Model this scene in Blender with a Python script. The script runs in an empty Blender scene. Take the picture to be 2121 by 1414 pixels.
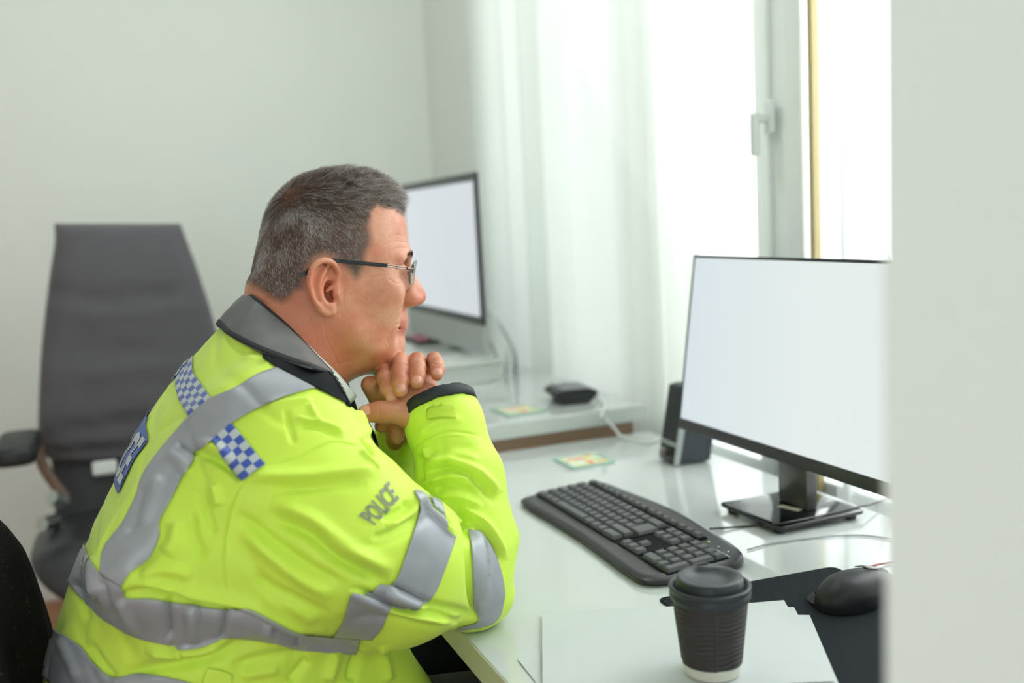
import bpy, bmesh, math, random
import numpy as np
from mathutils import Vector, Matrix
from mathutils.bvhtree import BVHTree

# ------------------------------------------------------------------ scene basics
scene = bpy.context.scene
COL = scene.collection
scene.view_settings.view_transform = 'Standard'
scene.view_settings.look = 'None'
scene.view_settings.exposure = 0.06
scene.view_settings.gamma = 1.0
scene.view_settings.use_curve_mapping = False
random.seed(4)
RNG = np.random.default_rng(11)

# ------------------------------------------------------------------ camera (35 mm full frame, 1.23 m above the floor)
FPX = 2062.0
HC = 1.23
_yaw, _pit, _rol = [math.radians(v) for v in (21.6, 7.1, 3.0)]
_Fh = np.array([math.sin(_yaw), math.cos(_yaw), 0.0])
_R0 = np.array([math.cos(_yaw), -math.sin(_yaw), 0.0])
_Z = np.array([0, 0, 1.0])
CF = _Fh*math.cos(_pit) - _Z*math.sin(_pit)
_U0 = _Fh*math.sin(_pit) + _Z*math.cos(_pit)
CR = math.cos(_rol)*_R0 - math.sin(_rol)*_U0
CU = math.sin(_rol)*_R0 + math.cos(_rol)*_U0
C0 = np.array([0.0, 0.0, HC])

def ray(px, py):
    """direction through a measured point of the photograph"""
    return CF + CR*(px-1060.5)/FPX + CU*(707.0-py)/FPX

def atd(px, py, d):
    return C0 + ray(px, py)*d

def atp(px, py, ax, v):
    r = ray(px, py)
    return C0 + r*((v-C0[ax])/r[ax])

cd = bpy.data.cameras.new('camera')
cam = bpy.data.objects.new('camera', cd)
COL.objects.link(cam)
M = Matrix(((CR[0], CU[0], -CF[0], 0), (CR[1], CU[1], -CF[1], 0), (CR[2], CU[2], -CF[2], HC), (0, 0, 0, 1)))
cam.matrix_world = M
cd.sensor_width = 36.0
cd.lens = 36.0*FPX/2121.0
cd.clip_start = 0.02
cd.dof.use_dof = True
cd.dof.focus_distance = 1.22
cd.dof.aperture_fstop = 2.3
cd.dof.aperture_blades = 0
scene.camera = cam

# ------------------------------------------------------------------ materials
def srgb(r, g, b):
    def f(c):
        c = c/255.0
        return c/12.92 if c <= 0.04045 else ((c+0.055)/1.055)**2.4
    return (f(r), f(g), f(b), 1.0)

def mat(name, color, rough=0.5, metal=0.0, coat=0.0, spec=0.5, sheen=0.0, emit=None, estr=0.0,
        noise=None, bump=None, trans=0.0, sss=0.0, alpha=1.0):
    """noise=(scale, amount) varies the colour; bump=(scale, strength, distance)"""
    m = bpy.data.materials.new(name)
    m.use_nodes = True
    nt = m.node_tree
    b = nt.nodes['Principled BSDF']
    b.inputs['Base Color'].default_value = color
    b.inputs['Roughness'].default_value = rough
    b.inputs['Metallic'].default_value = metal
    b.inputs['Coat Weight'].default_value = coat
    b.inputs['Coat Roughness'].default_value = 0.03
    b.inputs['Specular IOR Level'].default_value = spec
    b.inputs['Sheen Weight'].default_value = sheen
    b.inputs['Alpha'].default_value = alpha
    b.inputs['Transmission Weight'].default_value = trans
    if sss:
        b.inputs['Subsurface Weight'].default_value = sss
        b.inputs['Subsurface Radius'].default_value = (1.0, 0.35, 0.2)
        b.inputs['Subsurface Scale'].default_value = 0.006
    if emit:
        b.inputs['Emission Color'].default_value = emit
        b.inputs['Emission Strength'].default_value = estr
    tc = nt.nodes.new('ShaderNodeTexCoord')
    if noise:
        n = nt.nodes.new('ShaderNodeTexNoise')
        n.inputs['Scale'].default_value = noise[0]
        n.inputs['Detail'].default_value = 4
        nt.links.new(tc.outputs['Object'], n.inputs['Vector'])
        mr = nt.nodes.new('ShaderNodeMapRange')
        mr.inputs['From Min'].default_value = 0.3
        mr.inputs['From Max'].default_value = 0.7
        mr.inputs['To Min'].default_value = 1-noise[1]
        mr.inputs['To Max'].default_value = 1+noise[1]
        nt.links.new(n.outputs['Fac'], mr.inputs['Value'])
        mx = nt.nodes.new('ShaderNodeVectorMath')
        mx.operation = 'SCALE'
        mx.inputs[0].default_value = color[:3]
        nt.links.new(mr.outputs['Result'], mx.inputs['Scale'])
        nt.links.new(mx.outputs['Vector'], b.inputs['Base Color'])
    if bump:
        n2 = nt.nodes.new('ShaderNodeTexNoise')
        n2.inputs['Scale'].default_value = bump[0]
        n2.inputs['Detail'].default_value = 3
        nt.links.new(tc.outputs['Object'], n2.inputs['Vector'])
        bp = nt.nodes.new('ShaderNodeBump')
        bp.inputs['Strength'].default_value = bump[1]
        bp.inputs['Distance'].default_value = bump[2]
        nt.links.new(n2.outputs['Fac'], bp.inputs['Height'])
        nt.links.new(bp.outputs['Normal'], b.inputs['Normal'])
    return m

# ------------------------------------------------------------------ object helpers
ORIGIN = {}

def tag(o, label=None, cat=None, group=None, kind=None):
    if label: o['label'] = label
    if cat: o['category'] = cat
    if group: o['group'] = group
    if kind: o['kind'] = kind
    return o

def thing(name, loc, label, cat, group=None):
    """Empty at a thing's base; its parts are parented to it"""
    o = bpy.data.objects.new(name, None)
    o.empty_display_size = 0.05
    o.location = loc
    COL.objects.link(o)
    ORIGIN[o.name] = np.array(loc, float)
    return tag(o, label, cat, group)

def obj(name, verts, faces, material, parent=None, smooth=True, loc=None, materials=None, fmat=None):
    """link ONE mesh object; verts are world coordinates"""
    if parent is not None:
        org = ORIGIN[parent.name]
    else:
        org = np.array(loc if loc is not None else (0, 0, 0), float)
    V = np.asarray(verts, float) - org
    me = bpy.data.meshes.new(name)
    me.from_pydata(V.tolist(), [], [tuple(int(i) for i in f) for f in faces])
    me.materials.append(material)
    if materials:
        for mm in materials: me.materials.append(mm)
    if fmat is not None:
        me.polygons.foreach_set('material_index', np.asarray(fmat, dtype=np.int32))
    if smooth is True:
        me.polygons.foreach_set('use_smooth', np.ones(len(me.polygons), dtype=bool))
    me.update()
    o = bpy.data.objects.new(name, me)
    COL.objects.link(o)
    if parent is not None:
        o.parent = parent
    else:
        o.location = org
    ORIGIN[o.name] = org
    return o

class MB:
    """collects shapes and links them as one mesh object"""
    def __init__(s): s.v = []; s.f = []; s.m = []
    def add(s, V, F, mi=0):
        b = len(s.v)
        s.v.extend([tuple(map(float, p)) for p in V])
        s.f.extend([tuple(int(i)+b for i in f) for f in F])
        s.m.extend([mi]*len(F))
        return s
    def bm(s, bm, mi=0, xf=None):
        if xf is not None: bmesh.ops.transform(bm, matrix=xf, verts=bm.verts)
        bm.verts.ensure_lookup_table(); bm.verts.index_update()
        s.add([v.co[:] for v in bm.verts], [[v.index for v in f.verts] for f in bm.faces], mi)
        bm.free()
        return s
    def box(s, lo, hi, bevel=0.0, seg=2, mi=0, xf=None):
        bm = bmesh.new()
        bmesh.ops.create_cube(bm, size=1)
        c = [(a+b)/2 for a, b in zip(lo, hi)]; d = [b-a for a, b in zip(lo, hi)]
        for v in bm.verts: v.co = Vector((v.co.x*d[0]+c[0], v.co.y*d[1]+c[1], v.co.z*d[2]+c[2]))
        if bevel: bmesh.ops.bevel(bm, geom=bm.edges[:], offset=bevel, segments=seg, affect='EDGES', profile=0.5)
        return s.bm(bm, mi, xf)
    def prism(s, pts, z0, z1, bevel=0.0, seg=2, mi=0, xf=None):
        """outline (x, y) extruded from z0 to z1"""
        bm = bmesh.new()
        lo = [bm.verts.new((x, y, z0)) for x, y in pts]
        hi = [bm.verts.new((x, y, z1)) for x, y in pts]
        n = len(pts)
        bm.faces.new(list(reversed(lo))); top = bm.faces.new(hi)
        for i in range(n): bm.faces.new((lo[i], lo[(i+1) % n], hi[(i+1) % n], hi[i]))
        bmesh.ops.recalc_face_normals(bm, faces=bm.faces[:])
        if bevel:
            es = [e for e in bm.edges if abs(e.verts[0].co.z-e.verts[1].co.z) < 1e-9]
            bmesh.ops.bevel(bm, geom=es, offset=bevel, segments=seg, affect='EDGES', profile=0.5)
        return s.bm(bm, mi, xf)
    def lathe(s, prof, n=64, mi=0, xf=None, cap0=True, cap1=True, rf=None):
        V = []; F = []
        for k, (r, z) in enumerate(prof):
            for i in range(n):
                a = 2*math.pi*i/n
                rr = r if rf is None else rf(r, z, a, k)
                V.append((rr*math.cos(a), rr*math.sin(a), z))
        for k in range(len(prof)-1):
            for i in range(n):
                j = (i+1) % n
                F.append((k*n+i, k*n+j, (k+1)*n+j, (k+1)*n+i))
        if cap0: F.append(tuple(reversed(range(n))))
        if cap1: F.append(tuple((len(prof)-1)*n+i for i in range(n)))
        if xf is not None: V = [tuple(xf @ Vector(v)) for v in V]
        return s.add(V, F, mi)
    def tube(s, pts, r, n=12, mi=0, cap=True, flat=None):
        """round tube along points; r scalar or list"""
        P = [np.array(p, float) for p in pts]
        R = r if hasattr(r, '__len__') else [r]*len(P)
        V = []; F = []
        T = []
        for i in range(len(P)):
            a = P[max(0, i-1)]; b = P[min(len(P)-1, i+1)]
            t = (b-a); t /= np.linalg.norm(t)+1e-12; T.append(t)
        u = np.cross(T[0], (0, 0, 1.0))
        if np.linalg.norm(u) < 1e-3: u = np.cross(T[0], (1.0, 0, 0))
        u /= np.linalg.norm(u)
        for i in range(len(P)):
            u = u - T[i]*np.dot(u, T[i]); u /= np.linalg.norm(u)
            w = np.cross(T[i], u)
            for k in range(n):
                a = 2*math.pi*k/n
                V.append(P[i] + R[i]*(math.cos(a)*u + math.sin(a)*w))
        for i in range(len(P)-1):
            for k in range(n):
                j = (k+1) % n
                F.append((i*n+k, i*n+j, (i+1)*n+j, (i+1)*n+k))
        if cap:
            F.append(tuple(reversed(range(n)))); F.append(tuple((len(P)-1)*n+k for k in range(n)))
        return s.add(V, F, mi)
    def build(s, name, material, parent=None, smooth=False, loc=None, materials=None, angle=None):
        o = obj(name, s.v, s.f, material, parent, smooth=False, loc=loc, materials=materials, fmat=s.m)
        if smooth:
            a = math.radians(angle or 40)
            bm = bmesh.new(); bm.from_mesh(o.data)
            bmesh.ops.remove_doubles(bm, verts=bm.verts, dist=1e-6)
            bmesh.ops.recalc_face_normals(bm, faces=bm.faces[:])
            for f in bm.faces: f.smooth = True
            for e in bm.edges:
                e.smooth = not (len(e.link_faces) == 2 and e.calc_face_angle(0) > a)
            bm.to_mesh(o.data); bm.free()
        return o

def crom(pts, n=8, closed=False):
    """Catmull-Rom resample"""
    P = [np.array(p, float) for p in pts]
    out = []
    N = len(P)
    rng = range(N) if closed else range(N-1)
    for i in rng:
        if closed: p0, p1, p2, p3 = P[(i-1) % N], P[i], P[(i+1) % N], P[(i+2) % N]
        else: p0, p1, p2, p3 = P[max(0, i-1)], P[i], P[i+1], P[min(N-1, i+2)]
        for k in range(n):
            t = k/n
            out.append(0.5*((2*p1)+(-p0+p2)*t+(2*p0-5*p1+4*p2-p3)*t*t+(-p0+3*p1-3*p2+p3)*t**3))
    if not closed: out.append(P[-1])
    return out

def rot_xf(loc, rx=0, ry=0, rz=0):
    return Matrix.Translation(loc) @ Matrix.Rotation(rz, 4, 'Z') @ Matrix.Rotation(ry, 4, 'Y') @ Matrix.Rotation(rx, 4, 'X')
# ================================================================== ROOM
WX = 1.17          # window wall plane
WY = 3.69          # back wall plane
DZ = 0.74          # near desk top
M_wall = mat('wall_paint', srgb(232, 236, 229), 0.85, bump=(90, 0.05, 0.002), noise=(1.5, 0.012))
M_wallw = mat('window_wall_paint', srgb(236, 240, 235), 0.85, bump=(90, 0.05, 0.002))
M_ceil = mat('ceiling_paint', srgb(238, 240, 236), 0.9)
M_trim = mat('white_trim', srgb(228, 228, 222), 0.5)
M_frame = mat('window_frame_white', srgb(236, 242, 240), 0.35)

def struct(name, mb, m, **k):
    o = mb.build(name, m, None, **k)
    o['kind'] = 'structure'
    return o

# parquet floor
M_floor = bpy.data.materials.new('parquet'); M_floor.use_nodes = True
nt = M_floor.node_tree; b = nt.nodes['Principled BSDF']; b.inputs['Roughness'].default_value = 0.35
tc = nt.nodes.new('ShaderNodeTexCoord'); br = nt.nodes.new('ShaderNodeTexBrick')
br.inputs['Scale'].default_value = 1.0; br.inputs['Brick Width'].default_value = 0.45; br.inputs['Row Height'].default_value = 0.07
br.inputs['Mortar Size'].default_value = 0.001
br.inputs['Color1'].default_value = srgb(196, 132, 84); br.inputs['Color2'].default_value = srgb(178, 114, 70)
br.inputs['Mortar'].default_value = srgb(90, 55, 35)
nt.links.new(tc.outputs['Object'], br.inputs['Vector'])
ns = nt.nodes.new('ShaderNodeTexNoise'); ns.inputs['Scale'].default_value = 9
mpn = nt.nodes.new('ShaderNodeMapping'); mpn.inputs['Scale'].default_value = (1, 14, 1)
nt.links.new(tc.outputs['Object'], mpn.inputs['Vector']); nt.links.new(mpn.outputs['Vector'], ns.inputs['Vector'])
mx = nt.nodes.new('ShaderNodeMix'); mx.data_type = 'RGBA'; mx.blend_type = 'MULTIPLY'; mx.inputs['Factor'].default_value = 0.35
nt.links.new(br.outputs['Color'], mx.inputs['A']); nt.links.new(ns.outputs['Color'], mx.inputs['B'])
nt.links.new(mx.outputs['Result'], b.inputs['Base Color'])

struct('floor', MB().box((-2.6, -2.2, -0.05), (WX+0.2, WY+0.2, 0.0)), M_floor)
struct('wall_back', MB().box((-2.6, WY, 0), (WX+0.2, WY+0.15, 2.75)), M_wall)
struct('wall_left', MB().box((-2.75, -2.2, 0), (-2.6, WY+0.15, 2.75)), M_wall)
struct('ceiling', MB().box((-2.6, -2.2, 2.75), (WX+0.2, WY+0.2, 2.85)), M_ceil)
struct('baseboard_back', MB().box((-2.6, WY-0.014, 0), (WX, WY, 0.06), 0.003), M_trim)

# window wall with two openings: one opens beside the monitor, one lies behind the sheer curtain
op1 = (0.55, 1.93, 0.66, 2.45)       # y0, y1, z0, z1
op2 = (2.02, 3.02, 0.66, 2.45)
mb = MB()
T = WX+0.22
mb.box((WX, -2.2, 0), (T, op1[0], 2.75))
mb.box((WX, op1[0], 0), (T, op1[1], op1[2]))
mb.box((WX, op1[0], op1[3]), (T, op1[1], 2.75))
mb.box((WX, op1[1], 0), (T, op2[0], 2.75))
mb.box((WX, op2[0], 0), (T, op2[1], op2[2]))
mb.box((WX, op2[0], op2[3]), (T, op2[1], 2.75))
mb.box((WX, op2[1], 0), (T, WY+0.2, 2.75))
struct('wall_right', mb, M_wallw)
# the white partition wall the picture is taken past, close on the right
PE = atd(1832, 900, 0.47)
struct('wall_front', MB().prism([(PE[0], PE[1]), (WX, PE[1]), (WX, PE[1]+0.07), (PE[0]+0.08, PE[1]+0.07)], 0, 2.75), mat('partition_paint', srgb(228, 235, 230), 0.8, bump=(120, 0.04, 0.001)))

M_glass = mat('window_glass', (1, 1, 1, 1), 0.0, trans=1.0, spec=0.5)
M_glass.node_tree.nodes['Principled BSDF'].inputs['IOR'].default_value = 1.02
def window(n, op, mull, handle=None, seal=None):
    w = bpy.data.objects.new('window_%d' % n, None); COL.objects.link(w)
    y0, y1, z0, z1 = op
    w.location = (WX+0.05, (y0+y1)/2, z0); ORIGIN[w.name] = np.array(w.location); w['kind'] = 'structure'
    X0, X1 = WX+0.03, WX+0.085
    fr = MB()
    fr.box((X0, y0, z0), (X1, y0+0.05, z1), 0.004); fr.box((X0, y1-0.035, z0), (X1, y1, z1), 0.004)
    fr.box((X0, y0, z0), (X1, y1, z0+0.05), 0.004); fr.box((X0, y0, z1-0.05), (X1, y1, z1), 0.004)
    fr.build('frame', M_frame, w)
    for (a, b_) in mull:
        s = MB()
        c = (a+b_)/2
        s.box((X0-0.012, a, z0+0.02), (X1, a+(b_-a)*0.34, z1-0.02), 0.005)
        s.box((X0+0.004, a+(b_-a)*0.34, z0+0.02), (X1, b_-(b_-a)*0.3, z1-0.02), 0.003)
        s.box((X0-0.006, b_-(b_-a)*0.3, z0+0.02), (X1, b_, z1-0.02), 0.005)
        s.build('sash_stile', M_frame, w)
    if seal is not None:
        MB().box((X0-0.018, seal-0.006, z0+0.03), (X0, seal+0.006, z1-0.03), 0.002).build('seal_strip', mat('brass_seal', srgb(186, 170, 126), 0.45, 0.2), w)
    if handle is not None:
        h = MB()
        hz, hy = handle
        h.box((X0-0.02, hy-0.014, hz-0.03), (X0-0.008, hy+0.014, hz+0.035), 0.005)
        h.box((X0-0.05, hy-0.007, hz-0.008), (X0-0.018, hy+0.007, hz+0.008), 0.003)
        h.box((X0-0.055, hy-0.010, hz-0.070), (X0-0.042, hy+0.010, hz+0.012), 0.005)
        h.build('handle', mat('handle_white', srgb(222, 230, 227), 0.3, 0.0), w)
    g = MB().box((WX+0.055, y0+0.04, z0+0.04), (WX+0.059, y1-0.03, z1-0.04))
    g.build('pane', M_glass, w)
    s = MB().box((WX-0.012, y0-0.03, z0-0.035), (WX+0.05, y1+0.03, z0), 0.006)
    s.build('sill', M_frame, w)
    return w
SY = WX+0.03
mul_a = atp(1668, 100, 0, SY)[1]; mul_b = atp(1562, 100, 0, SY)[1]
hp = atp(1606, 245, 0, SY)
mul2_a = atp(1757, 200, 0, SY)[1]; mul2_b = atp(1741, 200, 0, SY)[1]
window(1, op1, [(mul_a, mul_b), (mul2_a-0.004, mul2_b)], handle=(hp[2], hp[1]), seal=atp(1680, 200, 0, SY-0.015)[1])
window(2, op2, [(2.56, 2.66)])

# sheer curtains -------------------------------------------------------------
def curtain_mat(name, tr, op):
    m = bpy.data.materials.new(name); m.use_nodes = True
    nt = m.node_tree; nt.nodes.clear()
    out = nt.nodes.new('ShaderNodeOutputMaterial')
    df = nt.nodes.new('ShaderNodeBsdfDiffuse'); df.inputs['Color'].default_value = srgb(238, 243, 238)
    tl = nt.nodes.new('ShaderNodeBsdfTranslucent'); tl.inputs['Color'].default_value = srgb(240, 245, 240)
    tp = nt.nodes.new('ShaderNodeBsdfTransparent')
    m1 = nt.nodes.new('ShaderNodeMixShader'); m1.inputs[0].default_value = tr
    m2 = nt.nodes.new('ShaderNodeMixShader'); m2.inputs[0].default_value = op
    nt.links.new(df.outputs[0], m1.inputs[1]); nt.links.new(tl.outputs[0], m1.inputs[2])
    nt.links.new(tp.outputs[0], m2.inputs[1]); nt.links.new(m1.outputs[0], m2.inputs[2])
    nt.links.new(m2.outputs[0], out.inputs[0])
    return m
def curtain(name, y0, y1, x, z0, z1, waves, amp, m, label, parent_name='curtain', seed=1, gather=None):
    rr = random.Random(seed)
    n = max(120, int(waves*18))
    ph = [rr.uniform(0, 6.28) for _ in range(6)]
    V = []; F = []; zs = np.linspace(z0, z1, 26)
    for k, z in enumerate(zs):
        h = (z-z0)/(z1-z0)
        for i in range(n+1):
            t = i/n
            a = amp*(0.55+0.45*math.sin(3.1*t*6.28/2+ph[0]))
            y = y0+(y1-y0)*t
            dx = a*math.sin(waves*6.283*t + 1.1*math.sin(4*t+ph[1]) + 0.35*h*math.sin(9*t+ph[2]))
            dx += 0.25*a*math.sin(waves*2.3*6.283*t+ph[3]+0.5*h)
            dy = 0.012*math.sin(2*6.28*t+ph[4])*(1-h)
            V.append((x+dx*(1.1-0.35*h), y+dy+0.012*(1-h)*(t-0.5), z))
    W = n+1
    for k in range(len(zs)-1):
        for i in range(n):
            F.append((k*W+i, k*W+i+1, (k+1)*W+i+1, (k+1)*W+i))
    t_ = thing(name, (x, (y0+y1)/2, z0), label, 'curtain')
    obj('fabric', V, F, m, t_)
    return t_
M_sheer = curtain_mat('sheer_curtain_fabric', 0.28, 0.95)
M_sheer2 = curtain_mat('thin_sheer_fabric', 0.55, 0.35)
curtain('curtain', 1.765, 3.12, 1.122, 0.30, 2.60, 9, 0.017, M_sheer, 'white curtain hanging in soft folds behind the back desk', seed=3)
curtain('curtain', 0.62, 1.335, WX-0.05, 0.69, 2.55, 9, 0.016, M_sheer2, 'thin see-through white curtain over the bright window pane near the partition', seed=8)
# ------------------------------------------------------------------ light: daylight through the windows and the open side of the room, plus an added fill
w = bpy.data.worlds.new('daylight'); scene.world = w; w.use_nodes = True
bg = w.node_tree.nodes['Background']
bg.inputs['Color'].default_value = (0.94, 1.0, 1.0, 1)
bg.inputs['Strength'].default_value = 1.6
def area(name, loc, to, sx, sy, power, color=(1, 1, 1)):
    l = bpy.data.lights.new(name, 'AREA'); l.shape = 'RECTANGLE'; l.size = sx; l.size_y = sy; l.energy = power; l.color = color
    o = bpy.data.objects.new(name, l); COL.objects.link(o); o.location = loc
    d = Vector(to)-Vector(loc); o.rotation_euler = d.to_track_quat('-Z', 'Y').to_euler()
    return o
area('window_daylight', (WX+0.32, 1.3, 1.7), (0.0, 1.3, 0.95), 1.3, 1.45, 30, (0.97, 1, 1))
area('window_daylight', (WX+0.32, 2.5, 1.6), (0.0, 2.6, 0.9), 0.95, 1.4, 4, (0.97, 1, 1))
area('added_wall_fill', (0.2, 1.9, 2.55), (0.5, 3.4, 0.9), 1.0, 1.0, 13, (0.95, 1, 0.99))  # unseen fill light added overhead, aimed to brighten the back wall
# ================================================================== DESKS AND WHAT STANDS ON THEM
M_desk = mat('white_gloss_laminate', srgb(200, 206, 203), 0.04, spec=0.5, coat=0.3)
M_edge = mat('cream_edge_band', srgb(205, 204, 184), 0.5)
M_brown = mat('brown_wood', srgb(150, 122, 100), 0.6, noise=(8, 0.15))
M_white = mat('white_plastic', srgb(228, 232, 228), 0.4)
M_black = mat('black_plastic', srgb(38, 39, 42), 0.38)
M_blackg = mat('gloss_black', srgb(14, 15, 17), 0.06, spec=0.7)
M_dgrey = mat('dark_grey_plastic', srgb(58, 58, 62), 0.4)
M_silver = mat('silver_aluminium', srgb(190, 195, 193), 0.35, 0.6)

# near desk
DX0, DX1, DY0, DY1 = 0.347, 1.08, PE[1]+0.09, 1.925
dk = thing('desk', ((DX0+DX1)/2, (DY0+DY1)/2, 0), 'glossy white desk carrying the keyboard, coffee cup and wide black monitor', 'desk')
mb = MB().box((DX0+0.0015, DY0, DZ-0.036), (DX1, DY1-0.002, DZ), 0.0012, 2)
mb.build('desk_top', M_desk, dk)
MB().box((DX0, DY0, DZ-0.0355), (DX0+0.0014, DY1-0.002, DZ-0.001), 0.0003, 1).build('edge_band', M_edge, dk)
for (x, y) in ((DX0+0.06, DY0+0.06), (DX1-0.08, DY0+0.06), (DX0+0.10, DY1-0.1), (DX1-0.08, DY1-0.08)):
    MB().box((x-0.025, y-0.025, 0), (x+0.025, y+0.025, DZ-0.0365), 0.003).build('leg', mat('desk_leg_white', srgb(214, 206, 200), 0.4), dk)
MB().box((DX0+0.12, DY0+0.02, 0.30), (DX1-0.1, DY0+0.036, DZ-0.037)).build('side_panel', M_desk, dk)
MB().box((DX1-0.1, DY0+0.1, 0.30), (DX1-0.084, DY1-0.12, DZ-0.037)).build('modesty_panel', mat('dark_panel', srgb(40, 40, 44), 0.6), dk)

# back desk, a little higher
BX0, BX1, BY0, BY1, BZ = 0.36, 1.08, 1.93, 3.60, 0.80
bd = thing('desk', ((BX0+BX1)/2, (BY0+BY1)/2, 0), 'slightly higher white desk behind, carrying the silver computer and router box', 'desk')
MB().box((BX0, BY0, BZ-0.036), (BX1, BY1, BZ), 0.003, 2).build('desk_top', M_desk, bd)
MB().box((BX0+0.02, BY0+0.012, 0.34), (BX1-0.03, BY0+0.03, BZ-0.037)).build('end_panel', M_brown, bd)
for (x, y) in ((BX0+0.06, BY0+0.07), (BX1-0.06, BY0+0.07), (BX0+0.06, BY1-0.07), (BX1-0.06, BY1-0.07)):
    MB().box((x-0.025, y-0.025, 0), (x+0.025, y+0.025, BZ-0.0365), 0.003).build('leg', M_white, bd)

# ---------------------------------------------------------- wide black monitor
def screen_mat(name, c0, c1, s):
    m = bpy.data.materials.new(name); m.use_nodes = True
    nt = m.node_tree; b = nt.nodes['Principled BSDF']
    b.inputs['Base Color'].default_value = (0.02, 0.02, 0.02, 1); b.inputs['Roughness'].default_value = 0.35
    tc = nt.nodes.new('ShaderNodeTexCoord'); mp = nt.nodes.new('ShaderNodeSeparateXYZ')
    nt.links.new(tc.outputs['Generated'], mp.inputs[0])
    r = nt.nodes.new('ShaderNodeValToRGB'); r.color_ramp.elements[0].color = c0; r.color_ramp.elements[1].color = c1
    r.color_ramp.elements[0].position = 0.35; r.color_ramp.elements[1].position = 1.0
    nt.links.new(mp.outputs['Y'], r.inputs['Fac'])
    nt.links.new(r.outputs['Color'], b.inputs['Emission Color']); b.inputs['Emission Strength'].default_value = s
    return m
MY = 1.264; HW = 0.2665
mbase = np.array([0.958, MY, DZ])
mon = thing('monitor', tuple(mbase), 'wide black monitor with a blank white screen on the near desk', 'monitor')
tilt = math.radians(8.0)
# screen local frame: u along -Y (to the right as seen by the sitter), v up, n toward the sitter (-X)
mo = np.array([0.9185, MY, 0.838])
mu = np.array([0, -1.0, 0]); mv = np.array([math.sin(tilt), 0, math.cos(tilt)]); mn = np.array([-math.cos(tilt), 0, math.sin(tilt)])
MXF = Matrix(((mu[0], mv[0], mn[0], mo[0]), (mu[1], mv[1], mn[1], mo[1]), (mu[2], mv[2], mn[2], mo[2]), (0, 0, 0, 1)))
H = 0.312
fr = MB()
fr.box((-HW, 0, -0.012), (HW, 0.0195, 0.0), 0.0015, 2, xf=MXF)
fr.box((-HW, H-0.005, -0.012), (HW, H, 0.0), 0.001, 2, xf=MXF)
fr.box((-HW, 0.0195, -0.012), (-HW+0.0045, H-0.005, 0.0), 0.0008, 1, xf=MXF)
fr.box((HW-0.0045, 0.0195, -0.012), (HW, H-0.005, 0.0), 0.0008, 1, xf=MXF)
fr.build('bezel', M_dgrey, mon, smooth=True)
MB().box((-HW+0.004, 0.019, -0.011), (HW-0.004, H-0.0045, -0.0015), xf=MXF).build('screen', screen_mat('lit_screen', srgb(226, 235, 233), srgb(214, 225, 231), 0.95), mon)
bk = MB(); bk.box((-HW+0.001, 0.001, -0.026), (HW-0.001, H-0.001, -0.0121), 0.006, 3, xf=MXF); bk.box((-0.13, 0.05, -0.052), (0.13, 0.24, -0.0262), 0.012, 3, xf=MXF)
bk.build('back_shell', M_black, mon, smooth=True)
nk = MB(); nk.box((0.962, MY-0.036, DZ+0.0145), (0.984, MY+0.036, 0.92), 0.004, 2)
nk.build('neck', mat('neck_grey', srgb(96, 96, 94), 0.3, 0.5), mon, smooth=True)
bp = [(0.876, 1.187), (1.042, 1.187), (1.042, 1.341), (0.876, 1.341)]
def rounded(pts, r, n=5):
    out = []
    N = len(pts)
    for i in range(N):
        p = np.array(pts[i], float); a = np.array(pts[i-1], float); c = np.array(pts[(i+1) % N], float)
        d0 = (a-p)/np.linalg.norm(a-p); d1 = (c-p)/np.linalg.norm(c-p)
        s = p+d0*r; e = p+d1*r
        for k in range(n+1):
            t = k/n
            out.append(tuple((1-t)**2*s+2*t*(1-t)*p+t*t*e))
    return out
MB().prism(rounded(bp, 0.012), DZ+0.0085, DZ+0.0145, 0.002, 2).build('base', M_blackg, mon, smooth=True)
for (x, y) in ((0.893, 1.203), (1.025, 1.203), (0.893, 1.325), (1.025, 1.325)):
    MB().lathe([(0.008, 0), (0.009, 0.002), (0.009, 0.0086)], 20, xf=Matrix.Translation((x, y, DZ))).build('rubber_foot', M_black, mon)
st = atp(1636, 1052, 2, DZ+0.0147)
sticker = MB().box((-0.019, -0.0065, 0), (0.019, 0.0065, 0.0004), xf=rot_xf((st[0], st[1], DZ+0.0147), rz=math.radians(-72)))
sticker.build('sticker', mat('cream_sticker', srgb(214, 212, 190), 0.5), mon)

# ---------------------------------------------------------- loudspeaker
sp = thing('loudspeaker', (0.985, 1.655, DZ), 'small black and silver desktop loudspeaker behind the wide monitor', 'loudspeaker')
sx = rot_xf((0.960, 1.620, DZ), ry=0, rz=math.radians(-5))
sh = Matrix.Identity(4); sh[0][2] = 0.19     # leans back
SX = sx @ sh
mb = MB(); mb.box((0.006, 0.001, 0.002), (0.080, 0.071, 0.152), 0.006, 3, xf=SX); mb.build('cabinet', mat('speaker_blue_black', srgb(60, 66, 74), 0.45), sp, smooth=True)
mb = MB(); mb.box((0.0, 0.004, 0.044), (0.0058, 0.068, 0.150), 0.002, 2, xf=SX); mb.build('grille', mat('grille_cloth', srgb(52, 54, 58), 0.8, bump=(600, 0.4, 0.001)), sp, smooth=True)
mb = MB(); mb.box((0.0, 0.004, 0.003), (0.0058, 0.068, 0.036), 0.002, 2, xf=SX); mb.build('control_panel', M_blackg, sp, smooth=True)
mb = MB(); mb.box((-0.001, 0.002, 0.0365), (0.006, 0.07, 0.0435), 0.001, 1, xf=SX); mb.box((-0.0005, -0.0035, 0.002), (0.012, 0.0035, 0.153), 0.0015, 1, xf=SX)
mb.build('silver_trim', mat('speaker_trim', srgb(170, 176, 176), 0.35, 0.3), sp, smooth=True)
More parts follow.
